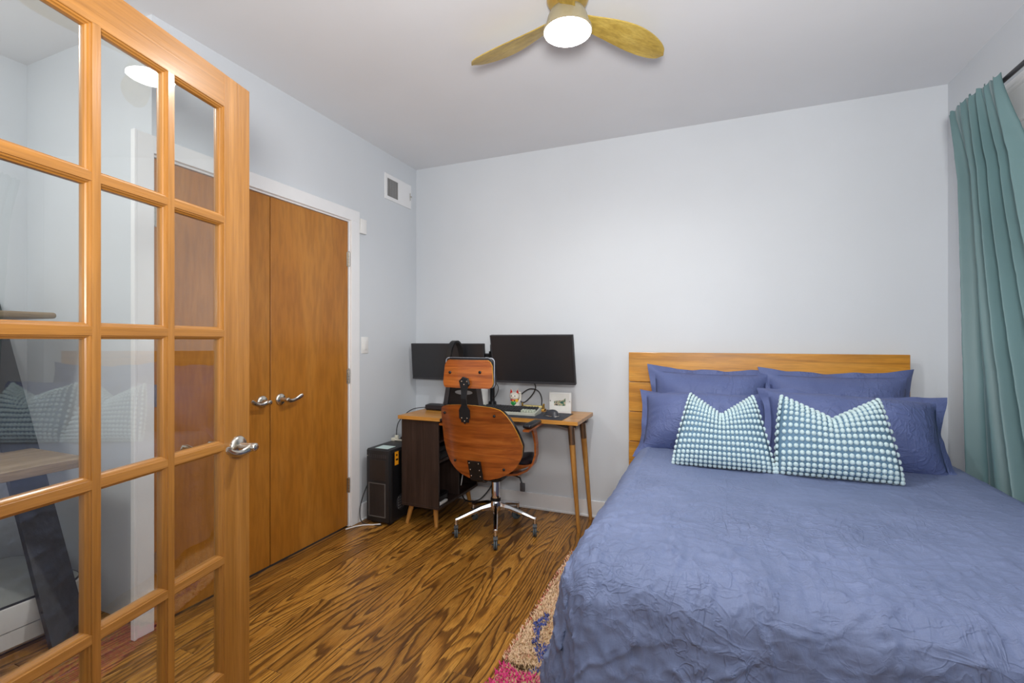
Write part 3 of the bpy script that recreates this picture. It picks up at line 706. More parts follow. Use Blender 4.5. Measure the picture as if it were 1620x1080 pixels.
monitor('monitor', 'larger monitor with dark screen on the right of the desk, tilted down', -1.083, 3.0, 1.112, .592, .338, math.radians(13), math.radians(-1))
arm = thing('monitor_stand', 'black pole mount behind the chair headrest holding both monitors', 'stand', (-1.455, 3.17, DZ))
obj('pole', MB().tube([(-1.455, 3.17, DZ), (-1.455, 3.17, 1.21)], .017, 16), BLACKM, arm, 50)
obj('clamp', MB().rbox((-1.50, 3.12, DZ), (-1.41, 3.24, DZ+.02), .004).lathe((-1.455, 3.17, DZ+.02), [(.03, 0), (.028, .03)]), BLACKM, arm, 40)
for x1, y1, z1 in ((-1.833, 3.205, 1.09), (-1.083, 3.06, 1.12)):
    obj('arm', MB().tube([(-1.455, 3.17, 1.13), ((x1-1.455)/2, 3.20, 1.13), (x1, y1+.012, z1)], .014, 12).lathe((-1.455, 3.17, 1.10), [(.026, 0), (.026, .06)]), BLACKM, arm, 50)
    obj('joint', MB().ball((x1, y1+.004, z1), .022), BLACKM, arm, 50)
# laptop riser with oval hole
st = thing('laptop_stand', 'black folding stand with an oval cut-out behind the chair headrest', 'stand', (-1.6, 3.02, DZ))
def plate_hole(cx, y0, z0, wb_, wt_, h, hw, hh, zc, t):
    n = 40; out = []; inn = []
    for k in range(n):
        an = 2*PI*k/n; c, s = math.cos(an), math.sin(an)
        inn.append((cx+hw*c, zc+hh*s))
        # outer trapezoid by ray
        zt = z0+h; best = 1e9
        for (ax, az, bx, bz) in ((-wb_/2, z0, wb_/2, z0), (wb_/2, z0, wt_/2, zt), (wt_/2, zt, -wt_/2, zt), (-wt_/2, zt, -wb_/2, z0)):
            ex_, ez_ = bx-ax, bz-az; den = c*ez_-s*ex_
            if abs(den) > 1e-9:
                tt = (ax*ez_-(az-zc)*ex_)/den; uu = ((ax)*s-(az-zc)*c)/den
                if tt > 0 and -1e-6 <= uu <= 1+1e-6: best = min(best, tt)
        out.append((cx+c*best, zc+s*best))
    mb = MB(); vs = []
    for yy in (y0, y0+t):
        vs += [(x, yy, z) for x, z in out]+[(x, yy, z) for x, z in inn]
    fs = []
    for k in range(n):
        k2 = (k+1) % n; fs += [(k, k2, n+k2, n+k), (2*n+k, 3*n+k, 3*n+k2, 2*n+k2), (k, 2*n+k, 2*n+k2, k2), (n+k, n+k2, 3*n+k2, 3*n+k)]
    return mb.add(vs, fs)
obj('front_panel', plate_hole(-1.60, 2.99, DZ, .27, .22, .20, .072, .017, .868, .006), BLACKM, st)
for sx in (-1, 1): obj('leg', MB().ribbon([(-1.6+sx*.115, 2.985, DZ+.205), (-1.6+sx*.15, 2.985, DZ+.002)], (1, 0, 0), .035, .008), DARKP, st)
obj('top_plate', MB().rbox((-1.72, 2.97, DZ+.20), (-1.48, 3.13, DZ+.208), .002), BLACKM, st)
lp = obj('white_box', MB().rbox((-1.50, 3.03, DZ), (-1.462, 3.11, DZ+.17), .003), WHITEP, None, 40); tagd(lp, 'tall thin white box standing between the black stand and pole', 'box')
# headphones on the riser
hp = thing('headphones', 'black over-ear headphones standing up in front of the left monitor', 'headphones', (-1.69, 3.05, .95))
pts = [(-1.69+.012*math.sin(a*1.0), 3.05+.075*math.cos(a), 1.06+.172*math.sin(a)) for a in np.linspace(-.25, PI+.25, 22)]
pts = [(-1.70+.035*(q[2]-.95)/.27*0+.018*(q[1]-3.05)/.075, q[1], q[2]) for q in pts]
obj('headband', MB().ribbon(pts, (1, 0, 0), .04, .016), BLACKP, hp, 60)
for s in (-1, 1):
    e_ = obj('ear_cup', MB().lathe((-1.70, 3.05+s*.072, 1.0), [(.03, 0), (.038, .008), (.038, .02), (.03, .03)], (0, -s, 0), 20), BLACKP, hp, 50)
    obj('ear_pad', MB().lathe((-1.70, 3.05+s*.042, 1.0), [(.02, 0), (.036, .002), (.036, .014), (.02, .018)], (0, -s, 0), 20), LEATHER, e_, 50)

# desk items
mat_ = obj('desk_mat', MB().rbox((-1.42, 2.838, DZ), (-.828, 3.12, DZ+.003), .001, 1), plain('grey_felt', (52, 55, 64), .7), None); tagd(mat_, 'dark grey desk mat under the keyboard and mouse', 'desk mat')
kb = thing('keyboard', 'retro grey keyboard with black keys on the desk mat', 'keyboard', (-1.25, 2.98, DZ+.004), rz=math.radians(2), local=True)
prof_k = [(0, -.072, 0), (0, .072, 0), (0, .072, .036), (0, -.06, .016), (0, -.072, .012)]
obj('case', MB().poly([(-.215, b, c) for a, b, c in prof_k], (.43, 0, 0)), plain('grey_case', (176, 178, 168), .5), kb)
mb = MB(); mb2 = MB()
for r in range(5):
    for c in range(21):
        x = -.2+c*.0193; y = -.052+r*.0225; z = .018+(y+.06)/.132*.02
        tgt = mb2 if (c > 15 and r < 2) or (c in (0,) and r > 3) else mb
        tgt.rbox((x, y, z-.002), (x+.0168, y+.019, z+.012), .002, 1)
obj('keycaps', mb, plain('black_keycap', (36, 38, 42), .5), kb, kind='stuff'); obj('keycaps', mb2, plain('grey_keycap', (168, 176, 160), .5), kb, kind='stuff', label='pale grey keycaps')
mo = thing('computer_mouse', 'dark grey wireless mouse on the desk mat beside the keyboard', 'mouse', (-.935, 2.965, DZ+.003), rz=math.radians(62), local=True)
n = 18; u = np.linspace(-1, 1, n); U, V = np.meshgrid(u, u, indexing='ij'); rr_ = np.clip(1-(np.abs(U)**2.6+np.abs(V)**2.6), 0, 1)
X_ = U*.036*np.sqrt(1-V**2*.45)*np.sqrt(1-.0*U**2); Y_ = V*.062*np.sqrt(1-U**2*.45); Zm = .044*np.clip((1-U**2)*(1-V**2), 0, 1)**.42*(1-.22*V)
obj('shell', MB().grid(np.stack([X_, Y_, Zm], -1)), plain('mouse_grey', (58, 60, 66), .35), mo, 60)
obj('wheel', MB().lathe((-.003, .035, .030), [(.008, 0), (.009, .003), (.008, .006)], (1, 0, 0), 14), RUBBER, mo, 50)
obj('silver_rim', MB().tube([(.034*math.cos(a), .06*math.sin(a), .004) for a in np.linspace(0, 2*PI, 30)], .003, 6), NICKEL, mo, 50)
# picture frame (acrylic block)
pf = thing('picture_frame', 'white square photo frame with a small colour picture at the desk end', 'picture frame', (-.925, 3.13, DZ+.004))
obj('frame', MB().rbox((-1.001, 3.125, DZ), (-.846, 3.148, DZ+.142), .003), WHITEP, pf, 40)
obj('mount', MB().box((-.99, 3.1235, DZ+.01), (-.857, 3.125, DZ+.134)), plain('white_mat_board', (228, 228, 222), .6), pf)
def picm():
    g = G('small_photo_print'); f = g.noise(g.coord((60, 60, 60)), 1, 3)
    g.link(g.ramp(f, [(.35, (20, 60, 90)), (.45, (60, 120, 90)), (.55, (220, 200, 170)), (.65, (40, 50, 60))]), g.b.inputs['Base Color']); g.set(.3); return g.m
obj('print', MB().poly([(-.965, 3.1225, DZ+.052), (-.884, 3.1225, DZ+.052), (-.884, 3.1225, DZ+.104), (-.905, 3.1225, DZ+.09), (-.965, 3.1225, DZ+.082)], (0, .001, 0)), picm(), pf)
for x in (-.992, -.855): obj('magnet', MB().lathe((x, 3.1235, DZ+.083), [(.0035, 0), (.003, .002)], (0, -1, 0), 10), NICKEL, pf)
# lucky cat
CT = Vector((-1.262, 3.135, DZ))
cat = thing('cat_figurine', 'white beckoning cat figurine with red ears and green bib behind the keyboard', 'figurine', CT[:])
CW = plain('glazed_white', (236, 232, 220), .2); RED = plain('glaze_red', (200, 30, 24), .3); GREEN = plain('glaze_green', (40, 140, 70), .3); YEL = plain('glaze_gold', (226, 180, 50), .3); BLK = plain('glaze_black', (20, 20, 20), .3)
c = CT
obj('body', MB().ball(c+Vector((0, 0, .042)), (.036, .032, .044), 20, 12).ball(c+Vector((-.018, -.022, .012)), (.013, .016, .012)).ball(c+Vector((.018, -.022, .012)), (.013, .016, .012)), CW, cat, 60)
hd = obj('head', MB().ball(c+Vector((0, -.004, .102)), (.037, .031, .031), 20, 12), CW, cat, 60)
for s in (-1, 1):
    obj('ear', MB().add([tuple(c+Vector(p)) for p in ((s*.036, -.006, .116), (s*.008, -.006, .128), (s*.027, -.008, .160), (s*.026, .010, .120))], [(0, 1, 2), (0, 2, 3), (1, 3, 2), (0, 3, 1)]), CW, hd)
    obj('inner_ear', MB().add([tuple(c+Vector(p)) for p in ((s*.033, -.0105, .120), (s*.013, -.0105, .128), (s*.0265, -.0105, .153), (s*.026, -.006, .126))], [(0, 1, 2), (0, 2, 3), (1, 3, 2), (0, 3, 1)]), RED, hd, label='red inner ear')
    obj('eye', MB().ball(c+Vector((s*.013, -.0345, .106)), (.0045, .002, .004), 10, 6), BLK, hd)
obj('nose', MB().ball(c+Vector((0, -.0365, .098)), (.003, .002, .002), 8, 6), RED, hd)
obj('collar', MB().tube([tuple(c+Vector((.029*math.cos(a), -.002+.026*math.sin(a), .074))) for a in np.linspace(0, 2*PI, 24)], .0045, 8), RED, cat, 60, label='red collar')
obj('bib', MB().ball(c+Vector((0, -.029, .055)), (.020, .008, .017), 14, 8), GREEN, cat, 60, label='green bib')
obj('bell', MB().ball(c+Vector((0, -.036, .070)), .006, 10, 8), YEL, cat, 60)
obj('raised_paw', MB().tube([tuple(c+Vector(p)) for p in ((.032, -.008, .058), (.047, -.012, .085), (.049, -.014, .115), (.047, -.018, .128))], [.009, .008, .008, .007], 12).ball(c+Vector((.046, -.02, .130)), .0095, 12, 8), CW, cat, 60)
obj('coin', MB().lathe(c+Vector((.03, -.038, .075)), [(.011, 0), (.011, .003)], (0, -1, 0), 18), YEL, cat, 50, label='gold coin')
# brass pen tray
pt = thing('pen_tray', 'small brass tray with two gilded rollers behind the keyboard', 'tray', (-1.13, 3.19, DZ))
obj('base', MB().rbox((-1.225, 3.165, DZ), (-1.055, 3.225, DZ+.012), .003), GOLD, pt, 40)
for x in (-1.222, -1.060): obj('end_post', MB().lathe((x, 3.18, DZ+.012), [(.006, 0), (.008, .01), (.006, .026), (.009, .034), (.003, .040)], seg=14), GOLD, pt, 50)
for x in (-1.212, -1.138): obj('roller', MB().tube([(x, 3.18, DZ+.026), (x+.068, 3.18, DZ+.026)], .012, 14), plain('pale_gilt', (228, 210, 140), .3, .5) if x < -1.2 else bpy.data.materials['pale_gilt'], pt, 50)
# black case + small gadget
bc = thing('phone_case', 'small black leather case lying at the left end of the desk', 'case', (-1.80, 2.95, DZ))
obj('case_body', MB().rbox((-1.86, 2.90, DZ), (-1.71, 2.99, DZ+.035), .008, 3), LEATHER, bc, 50)
obj('flap', MB().ribbon([(-1.785, 2.895, DZ+.012), (-1.785, 2.90, DZ+.036), (-1.785, 2.96, DZ+.040), (-1.785, 2.99, DZ+.037)], (1, 0, 0), .15, .004), LEATHER, bc)
wt = thing('wrist_watch', 'dark watch with a leather strap curled on top of the black case', 'watch', (-1.75, 3.03, DZ))
pts = [(-1.75+.034*math.cos(a), 3.03, DZ+.034+.03*math.sin(a)) for a in np.linspace(0, 2*PI, 24)]
obj('strap', MB().ribbon(pts, (0, 1, 0), .020, .004), plain('tan_strap', (120, 88, 72), .6), wt, 60)
obj('watch_face', MB().lathe((-1.75, 3.03, DZ+.064), [(.02, 0), (.021, .005), (.018, .009)], (0, -.5, 1), 20), BLACKM, wt, 50)

# cables
def cable(label, pts, r=.003, m=None, group='cables around the desk'):
    P = [Vector(p) for p in pts]; out = []
    for i in range(len(P)-1):
        p0, p1, p2, p3 = P[max(i-1, 0)], P[i], P[i+1], P[min(i+2, len(P)-1)]
        for k in range(8):
            t = k/8; out.append(.5*((2*p1)+(-p0+p2)*t+(2*p0-5*p1+4*p2-p3)*t*t+(-p0+3*p1-3*p2+p3)*t**3))
    out.append(P[-1]); o = obj('cable', MB().tube([q[:] for q in out], r, 8), m or BLACKP, None, 60); return tagd(o, label, 'cable', group)
cable('thick grey cable looping up behind the gold tray under the right monitor', [(-1.10, 3.24, DZ+.003), (-1.095, 3.24, .82), (-1.12, 3.23, .875), (-1.18, 3.22, .888), (-1.245, 3.22, .845), (-1.255, 3.22, .80), (-1.22, 3.22, .79), (-1.16, 3.20, .84), (-1.10, 3.12, .905), (-1.09, 3.06, .955)], .0042, DARKP)
cable('thin black cable hanging in a small loop beside the chair headrest', [(-1.44, 3.15, 1.12), (-1.425, 3.12, .98), (-1.40, 3.10, .94), (-1.375, 3.10, .90), (-1.40, 3.11, .84), (-1.44, 3.12, .80), (-1.44, 3.13, DZ+.003)], .0025)
cable('black cable running from the desk end down to the computer tower', [(-1.80, 3.06, DZ+.004), (-1.9, 3.0, DZ+.006), (-2.0, 2.93, .73), (-2.09, 2.90, .64), (-2.115, 2.905, .54)], .003)
cable('black cable curving behind the desk cabinet above the computer tower', [(-1.92, 2.96, .71), (-2.03, 2.95, .70), (-2.075, 2.93, .64), (-2.04, 2.92, .58), (-1.97, 2.90, .55)], .003)
cable('black power cable looping from the computer tower down to the floor', [(-2.16, 2.80, .42), (-2.168, 2.68, .28), (-2.165, 2.60, .18), (-2.168, 2.57, .09), (-2.14, 2.555, .02), (-2.07, 2.57, .004), (-2.0, 2.59, .004)], .003)
cable('white cable lying on the floor by the closet door', [(-2.175, 2.44, .006), (-2.15, 2.50, .006), (-2.11, 2.545, .006), (-2.06, 2.57, .006), (-2.02, 2.60, .006)], .0045, WHITEP)
cable('white cable coiled inside the desk cabinet behind the divider', [(-1.625, 3.0, .20), (-1.61, 2.99, .26), (-1.61, 3.01, .31), (-1.62, 3.04, .33), (-1.63, 3.07, .31)], .004, WHITEP)
cable('black cable drooping below the desk cabinet in front of its rear leg', [(-1.62, 3.0, .14), (-1.60, 3.02, .09), (-1.55, 3.06, .075), (-1.50, 3.10, .10), (-1.44, 3.15, .2), (-1.42, 3.2, .35)], .005)

# things in the cabinet
o = obj('router', MB().rbox((-1.72, 2.70, .149), (-1.618, 2.80, .165), .004), WHITEP, None, 40); tagd(o, 'flat white device in the bottom of the desk cabinet', 'device')
o = obj('game_console', MB().rbox((-1.83, 2.71, .449), (-1.625, 2.93, .495), .004).rbox((-1.82, 2.72, .497), (-1.635, 2.92, .53), .004), BLACKP, None, 40); tagd(o, 'stack of black electronics on the middle shelf of the desk cabinet', 'electronics')
o = obj('charger', MB().rbox((-1.66, 2.72, .166), (-1.63, 2.82, .20), .004).rbox((-1.72, 2.78, .166), (-1.67, 2.9, .19), .004), BLACKM, None, 40); tagd(o, 'black power brick lying on the white device in the cabinet', 'charger')
o = obj('usb_plug', MB().rbox((-1.60, 3.11, .245), (-1.585, 3.125, .28), .002).box((-1.597, 3.114, .28), (-1.588, 3.121, .31)), WHITEP, None); tagd(o, 'small white cable plug hanging inside the desk cabinet', 'plug')

# ------------------------------------------------------------------ computer tower
pc = thing('computer_tower', 'black computer tower with mesh front standing left of the desk', 'computer', (-2.03, 2.83, 0))
PX0, PX1, PY0, PY1, PH = -2.135, -1.945, 2.605, 3.04, .505
obj('case', MB().rbox((PX0, PY0, .015), (PX1, PY1, PH), .004), PCM, pc, 40)
obj('front_bezel', MB().rbox((PX0+.004, PY0-.012, .02), (PX1-.004, PY0, PH-.004), .005), PCM, pc, 40)
for k in range(9): obj('vent_slot', MB().box((PX0+.022+k*.0165, PY0-.0135, PH-.055), (PX0+.034+k*.0165, PY0-.0125, PH-.032)), DARKP, pc)
mb = MB(); a, b, z0, z1 = PX0+.03, PX1-.035, .06, .275
for p, q in (((a-.006, z0-.006), (b+.006, z0)), ((a-.006, z1), (b+.006, z1+.006)), ((a-.006, z0), (a, z1)), ((b, z0), (b+.006, z1))): mb.box((p[0], PY0-.017, p[1]), (q[0], PY0-.011, q[1]))
obj('mesh_frame', mb, plain('mesh_frame_grey', (96, 94, 92), .5), pc)
mb = MB()
for k in range(26): z = z0+.004+k*.008; mb.box((a, PY0-.0145, z), (b, PY0-.012, z+.003))
for k in range(14): x = a+.003+k*.009; mb.box((x, PY0-.015, z0), (x+.002, PY0-.0125, z1))
obj('mesh_grille', mb, plain('grille_brown', (58, 50, 46), .6), pc, kind='stuff')
obj('drive_bay', MB().rbox((PX0+.03, PY0-.0145, .30), (PX1-.03, PY0-.0115, .435), .001, 1), plain('bay_brown', (44, 38, 35), .5), pc)
obj('power_button', MB().lathe((PX0+.014, PY0-.012, PH-.045), [(.005, 0), (.004, .003)], (0, -1, 0), 12), NICKEL, pc)
obj('side_panel', MB().rbox((PX1-.001, PY0+.015, .03), (PX1+.003, PY1-.01, PH-.02), .001, 1), BLACKP, pc)
o_ = obj('side_fan_vent', MB().lathe((PX1+.003, PY0+.12, .13), [(.055, 0), (.055, .002)], (1, 0, 0), 24), DARKP, pc)
mb = MB()
for i in range(5):
    for j in range(5): mb.ball((PX1+.0055, PY0+.085+i*.018, .095+j*.018), (.001, .005, .005), 8, 4)
obj('vent_hole', mb, plain('vent_hole_grey', (120, 118, 116), .5), pc, kind='stuff')
obj('energy_sticker', MB().box((PX1+.003, PY0+.045, .395), (PX1+.0045, PY0+.085, .485)), plain('orange_sticker', (240, 160, 30), .4), pc, label='orange and black sticker')
obj('sticker_print', MB().box((PX1+.0045, PY0+.055, .425), (PX1+.0049, PY0+.08, .437)).box((PX1+.0045, PY0+.058, .455), (PX1+.0049, PY0+.072, .468)), BLACKP, pc)
for x in (PX0+.02, PX1-.04):
    for y in (PY0+.02, PY1-.06): obj('foot', MB().box((x, y, 0), (x+.025, y+.04, .016)), BLACKP, pc)
o = obj('paper_note', MB().rbox((-2.09, 2.63, PH), (-1.985, 2.72, PH+.0015), .0005, 1), plain('pale_green_paper', (196, 218, 214), .7), None); tagd(o, 'pale green paper note on top of the computer tower', 'paper')
o = obj('cable_adapter', MB().rbox((-2.13, 2.86, PH), (-2.10, 2.885, PH+.022), .004).rbox((-2.11, 2.865, PH+.004), (-2.03, 2.878, PH+.014), .002).rbox((-2.128, 2.90, PH), (-2.10, 2.915, PH+.035), .004), plain('cream_plastic', (226, 222, 205), .5), None); tagd(o, 'cream plug adapters lying on top of the computer tower', 'adapter')
o = obj('black_dongle', MB().rbox((-2.09, 2.92, PH), (-2.03, 2.99, PH+.022), .004), BLACKP, None, 40); tagd(o, 'small black box at the back of the computer tower top', 'device')

# ------------------------------------------------------------------ office chair
ch = thing('office_chair', 'walnut plywood office chair with black leather and chrome five-star base', 'office chair', (-1.262, 2.80, 0), rz=math.radians(0), local=True)
def shell(outline_w, z0, z1, yfun, wrap, th, n=30, m=22, corner=None, off=0, top_round=0):
    """curved plywood panel: half width by height, wraps forward at the sides"""
    F = np.zeros((n, m, 3)); B_ = np.zeros((n, m, 3))
    for i in range(n):
        s = i/(n-1)
        for j in range(m):
            u_ = -1+2*j/(m-1); z = z0+(z1-z0)*s; hw = outline_w(s)
            z_ = z-top_round*(u_**2)*s**6
            x = u_*hw; y = yfun(s)+wrap*(u_*hw/.26)**2
            F[i, j] = (x, y+off, z_); B_[i, j] = (x*.995, y+off+th, z_)
    mb = MB().grid(F).grid(B_[::-1])
    def rim(A): return [A[i, 0] for i in range(n)]+[A[n-1, j] for j in range(1, m)]+[A[i, m-1] for i in range(n-2, -1, -1)]+[A[0, j] for j in range(m-2, -1, -1)]
    return mb, MB().grid(np.array([rim(F), rim(B_)]))
def bw(s):      # half width of backrest, bottom to top
    k = np.interp(s, [0, .03, .08, .16, .3, .45, .6, .75, .87, .94, .98, 1], [.07, .125, .175, .222, .256, .266, .252, .234, .214, .198, .182, .158]); return float(k)
yb = lambda s: -.25-.165*s+.03*math.sin(s*PI)
mbk, rim_ = shell(bw, .405, .872, yb, .085, .013, top_round=.014)
bk = obj('backrest', mbk, WALNUT, ch, 60, weld=True); obj('plywood_edge', rim_, PLYEDGE, bk, 60, label='yellow plywood edge')
mbk, rim_ = shell(lambda s: bw(s)*.975, .412, .866, yb, .085, .045, off=.014, top_round=.014)
o = obj('back_cushion', mbk.add(rim_.v, rim_.f), LEATHER, ch, 60, weld=True)
def hw_(s): return float(np.interp(s, [0, .06, .2, .8, .94, 1], [.142, .154, .160, .152, .140, .125]))
yh = lambda s: -.415+.012*s
mbk, rim_ = shell(hw_, .968, 1.128, yh, .05, .012, n=16)
hr = obj('headrest', mbk, WALNUT, ch, 60, weld=True); obj('plywood_edge', rim_, PLYEDGE, hr, 60, label='yellow plywood edge')
mbk, rim_ = shell(lambda s: hw_(s)*.99, .968, 1.140, yh, .05, .045, n=16, off=.013)
hc = obj('headrest_cushion', mbk.add(rim_.v, rim_.f), LEATHER, ch, 60, weld=True)
pts = [(.157*math.cos(a) if abs(math.cos(a)) < .98 else .157*math.copysign(1, math.cos(a)), -.35+.03*abs(math.cos(a)), 1.055+.087*math.sin(a)) for a in np.linspace(0, PI, 24)]
def rr_path(hwid, z0, z1, y, r=.02, wrapf=.05):
    P = []
    for cx_, cz_, a0 in ((hwid-r, z1-r, 0), (-hwid+r, z1-r, 90), (-hwid+r, z0+r, 180), (hwid-r, z0+r, 270)):
        for a in range(0, 91, 15):
            an = math.radians(a0+a); x = cx_+r*math.cos(an); P.append((x, y+wrapf*(x/.26)**2, cz_+r*math.sin(an)))
    return P+[P[0]]
obj('piping', MB().tube(rr_path(.156, .972, 1.138, -.383), .0035, 6), PIPING, hc, 60, label='grey piping')
# bracket between back and headrest
br = obj('headrest_bracket', MB().ribbon([(0, -.421, .775), (0, -.424, .82), (0, -.432, .865), (0, -.438, .91), (0, -.434, .95), (0, -.432, .99), (0, -.430, 1.02)], (1, 0, 0), [.048, .052, .036, .034, .036, .050, .046], .007), BLACKM, ch)
obj('round_plate', MB().lathe((0, -.427, 1.0), [(.036, 0), (.036, .006), (.03, .010)], (0, -1, 0), 6), BLACKM, br)
obj('pointed_plate', MB().poly([(-.034, -.428, .845), (-.034, -.424, .80), (0, -.420, .765), (.034, -.424, .80), (.034, -.428, .845), (.018, -.431, .87), (-.018, -.431, .87)], (0, -.006, 0)), BLACKM, br)
for (x, z, y) in ((-.017, .80, -.432), (.017, .80, -.432), (0, .782, -.430), (-.016, 1.008, -.437), (.018, 1.008, -.437), (0, .99, -.437)):
    obj('screw', MB().ball((x, y, z), (.0045, .003, .0045), 8, 6), NICKEL, br)
for (x, z) in ((-.11, 1.055), (.085, 1.06)): obj('bolt', MB().ball((x, -.412+.05*(x/.26)**2, z), (.009, .005, .009), 12, 8), BLACKM, hr)
for (x, z, y) in ((-.175, .81, -.352), (.155, .81, -.365), (.16, .475, -.238), (-.17, .50, -.235)): obj('bolt', MB().ball((x, y, z), (.0085, .006, .0085), 12, 8), BLACKM, bk)
obj('back_bracket', MB().ribbon([(-.005, -.302, .525), (-.005, -.275, .45), (-.005, -.262, .405), (-.005, -.225, .385), (-.005, -.10, .385)], (1, 0, 0), .085, .007), BLACKM, ch, label='dark steel bracket')
for x in (-.035, .025):
    for z, y in ((.512, -.305), (.47, -.29), (.43, -.276)): obj('screw', MB().ball((x, y, z), (.004, .003, .004), 8, 6), NICKEL, ch)
# seat
n = 28; u = np.linspace(-1, 1, n); U, V = np.meshgrid(u, u, indexing='ij')
def seatf(U, V, base, th, sc=1.0):
    # squircle mapping
    xx = U*np.sqrt(1-.38*V**2)*.262*sc; yy = V*np.sqrt(1-.38*U**2)*.25*sc
    z = base+.055*(np.abs(U)**2.2)+.03*np.clip(-V, 0, 1)**3*1.2-.02*np.clip(V, 0, 1)**3
    return xx, yy, z
xx, yy, z = seatf(U, V, .418, 0); lo = np.stack([xx, yy, z-.012], -1); up_ = np.stack([xx, yy, z], -1)
def closed(A, Bq):
    mb = MB().grid(A).grid(Bq[::-1]); nn, mm = A.shape[:2]
    def rim(Q): return [Q[i, 0] for i in range(nn)]+[Q[nn-1, j] for j in range(1, mm)]+[Q[i, mm-1] for i in range(nn-2, -1, -1)]+[Q[0, j] for j in range(mm-2, -1, -1)]
    return mb.grid(np.array([rim(A), rim(Bq)]))
obj('seat_shell', closed(up_, lo), WALNUT, ch, 60, weld=True)
puff = (np.clip(1-U**4, 0, 1)*np.clip(1-V**4, 0, 1))**.4
xs_, ys_, z2 = seatf(U, V, .419, 0, .985); cu_ = np.stack([xs_, ys_, z2+.014+.055*puff], -1); cl_ = np.stack([xs_, ys_, z2+.001], -1)
obj('seat_cushion', closed(cu_, cl_), LEATHER, ch, 60, weld=True)
# arms: bentwood loops rising from under the seat
for s in (-1, 1):
    path = [(s*.10, -.02, .392), (s*.18, -.02, .402), (s*.235, -.02, .43), (s*.272, -.02, .475), (s*.288, -.02, .53), (s*.290, -.03, .60), (s*.288, -.05, .66), (s*.286, -.07, .70)]
    a_ = obj('armrest', MB().ribbon(path, (0, 1, 0), [.10, .085, .07, .055, .048, .045, .05, .06], .012), WALNUT, ch, 60)
    obj('arm_board', MB().ribbon([(s*.285, -.20, .706), (s*.285, -.10, .712), (s*.285, 0, .716), (s*.285, .07, .708)], (1, 0, 0), [.040, .052, .05, .036], .012), WALNUT, a_, 60)
    obj('arm_pad', MB().rbox((s*.285-.026, -.19, .718), (s*.285+.026, .02, .742), .010, 3), LEATHER, a_, 50)
# mechanism, column, base
obj('mechanism', MB().rbox((-.09, -.12, .362), (.09, .10, .402), .008).rbox((-.05, -.16, .37), (.05, -.10, .392), .004), BLACKM, ch, 40)
obj('tilt_lever', MB().tube([(.08, -.02, .382), (.15, -.03, .384), (.185, -.04, .378), (.20, -.045, .345)], .005, 8), BLACKM, ch, 60)
obj('lever_paddle', MB().rbox((.188, -.052, .295), (.222, -.040, .350), .006, 2), DARKP, ch, 40)
obj('gas_column', MB().lathe((0, 0, .2), [(.014, .17), (.014, .14), (.0145, .139)], seg=20).lathe((0, 0, .2), [(.0275, .0), (.0275, .125), (.025, .13), (.0245, .14), (.014, .141)], seg=24), CHROME, ch, 50)
obj('column_collar', MB().lathe((0, 0, .325), [(.03, 0), (.03, .018), (.024, .02)], seg=24).lathe((0, 0, .2), [(.033, 0), (.033, .016), (.028, .02)], seg=24), BLACKM, ch, 50)
obj('hub', MB().lathe((0, 0, .135), [(.026, 0), (.038, .006), (.040, .03), (.037, .058), (.032, .066)], seg=28), CHROME, ch, 50)
base_ang = math.degrees(math.atan2(2.559-2.80, -1.154+1.262))
for k in range(5):
    an = math.radians(base_ang+72*k); c, s = math.cos(an), math.sin(an); R_ = .265
    def q(r, l, z): return (c*r-s*l, s*r+c*l, z)
    mb = MB(); vs = []
    for (r, w_, zt, zb) in ((.03, .016, .192, .145), (.10, .0145, .176, .143), (.18, .013, .148, .122), (.25, .0115, .122, .102), (.268, .011, .118, .10)):
        vs += [q(r, -w_, (zt+zb)/2), q(r, -w_*.55, zt-.002), q(r, 0, zt), q(r, w_*.55, zt-.002), q(r, w_, (zt+zb)/2), q(r, w_*.6, zb), q(r, -w_*.6, zb)]
    fs = [(i*7+j, i*7+(j+1) % 7, (i+1)*7+(j+1) % 7, (i+1)*7+j) for i in range(4) for j in range(7)]+[tuple(range(7))[::-1], tuple(28+j for j in range(7))]
    obj('base_arm', mb.add(vs, fs), CHROME, ch, 30)
    cs = obj('caster', MB().tube([q(.262, 0, .115), q(.262, 0, .074)], .0105, 12), CHROME, ch, 50)
    wa = math.radians((112, 108, 40, 150, 118)[k])
    dx, dy = math.cos(wa), math.sin(wa); cx_, cy_, _ = q(.262, 0, 0); tx, ty = cx_-dx*.012, cy_-dy*.012
    for sgn in (-1, 1):
        o1 = Vector((tx-dy*sgn*.006, ty+dx*sgn*.006, .030))
        obj('wheel', MB().lathe(o1, [(.012, -.005), (.026, -.0055), (.030, -.003), (.030, .003), (.026, .0055), (.012, .005)], (-dy, dx, 0), 20), RUBBER, cs, 40)
    obj('fork', MB().ribbon([(cx_+dx*.01, cy_+dy*.01, .076), (tx, ty, .073), (tx-dx*.014, ty-dy*.014, .060)], (-dy, dx, 0), .026, .006).tube([(tx-dy*.024, ty+dx*.024, .03), (tx+dy*.024, ty-dx*.024, .03)], .004, 8), BLACKM, cs)

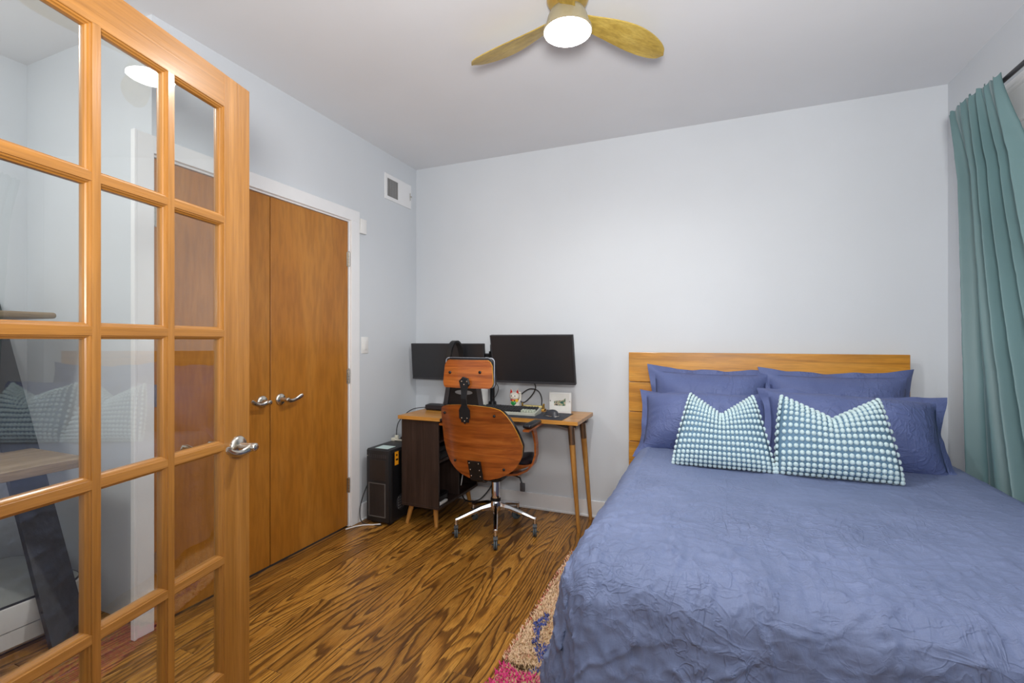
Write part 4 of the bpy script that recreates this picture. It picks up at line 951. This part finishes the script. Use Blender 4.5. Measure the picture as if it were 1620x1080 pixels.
# ------------------------------------------------------------------ alcove: ladder shelf and white bin
ls = thing('ladder_shelf', 'dark leaning ladder shelf with wooden boards seen through the glass door', 'shelf', (-2.5, .8, 0))
EB = wood('ebony_rail', (38, 38, 42), (50, 50, 54), (60, 60, 64), (30, 30, 3), .45)
GREYW = wood('weathered_oak_board', (132, 112, 84), (156, 134, 102), (174, 152, 120), (20, 2, 20), .5)
for y in (.22, 1.04):
    x0, x1, h = -2.385, -3.14, 1.45
    r_ = obj('side_rail', MB().poly([(x0, y, 0), (x1, y, h), (x1-.035, y, h), (x0-.035, y, 0)], (0, .12, 0)), EB, ls)
    for z in (.14, .20):
        x = x0+(x1-x0)*z/h-.017; obj('bolt_hole', MB().lathe((x, y-.0005, z), [(.007, 0), (.006, .002)], (0, -1, 0), 12), BLACKP, r_)
obj('shelf_board', MB().rbox((-3.12, .2, 1.338), (-2.70, 1.19, 1.365), .012, 4), GREYW, ls, 50)
obj('shelf_board', MB().rbox((-2.95, .2, .722), (-2.36, 1.14, .76), .003), GREYW, ls)
wb = thing('storage_bin', 'low white plastic bin with rounded corners and a silvery lid on the alcove floor', 'storage bin', (-2.8, .85, 0))
def rrect(x0, x1, y0, y1, r, z, seg=8):
    P = []
    for cx_, cy_, a0 in ((x1-r, y1-r, 0), (x0+r, y1-r, 90), (x0+r, y0+r, 180), (x1-r, y0+r, 270)):
        for k in range(seg+1): an = math.radians(a0+90*k/seg); P.append((cx_+r*math.cos(an), cy_+r*math.sin(an), z))
    return P
def stack(levels):
    A = np.array([lv+[lv[0]] for lv in levels]); mb = MB().grid(A); nn = len(levels[0]); mb.add(levels[-1], [tuple(range(nn))]); mb.add(levels[0], [tuple(range(nn))[::-1]]); return mb
bx = (-3.12, -2.53, .35, 1.235)
obj('lower_body', stack([rrect(bx[0]+.02, bx[1]-.02, bx[2]+.02, bx[3]-.02, .09, .012), rrect(*bx, .1, .03), rrect(*bx, .1, .092)]), WHITEP, wb, 40)
obj('upper_body', stack([rrect(*bx, .1, .096), rrect(*bx, .1, .185), rrect(bx[0]+.004, bx[1]-.004, bx[2]+.004, bx[3]-.004, .098, .19)]), WHITEP, wb, 40)
obj('seam', stack([rrect(bx[0]+.006, bx[1]-.006, bx[2]+.006, bx[3]-.006, .095, .0915), rrect(bx[0]+.006, bx[1]-.006, bx[2]+.006, bx[3]-.006, .095, .0965)]), DARKP, wb)
obj('rim', stack([rrect(bx[0]+.004, bx[1]-.004, bx[2]+.004, bx[3]-.004, .1, .1895), rrect(bx[0]+.006, bx[1]-.006, bx[2]+.006, bx[3]-.006, .1, .198)]), DARKP, wb)
lid = [rrect(bx[0]+.01+k*.03, bx[1]-.01-k*.045, bx[2]+.01+k*.03, bx[3]-.01-k*.03, .09, .198+.035*math.sin(min(1, k/5)*PI/2)) for k in range(6)]
obj('lid', stack(lid), plain('silver_sheet', (196, 200, 196), .3, .3, bump=.002, bscale=14), wb, 60)
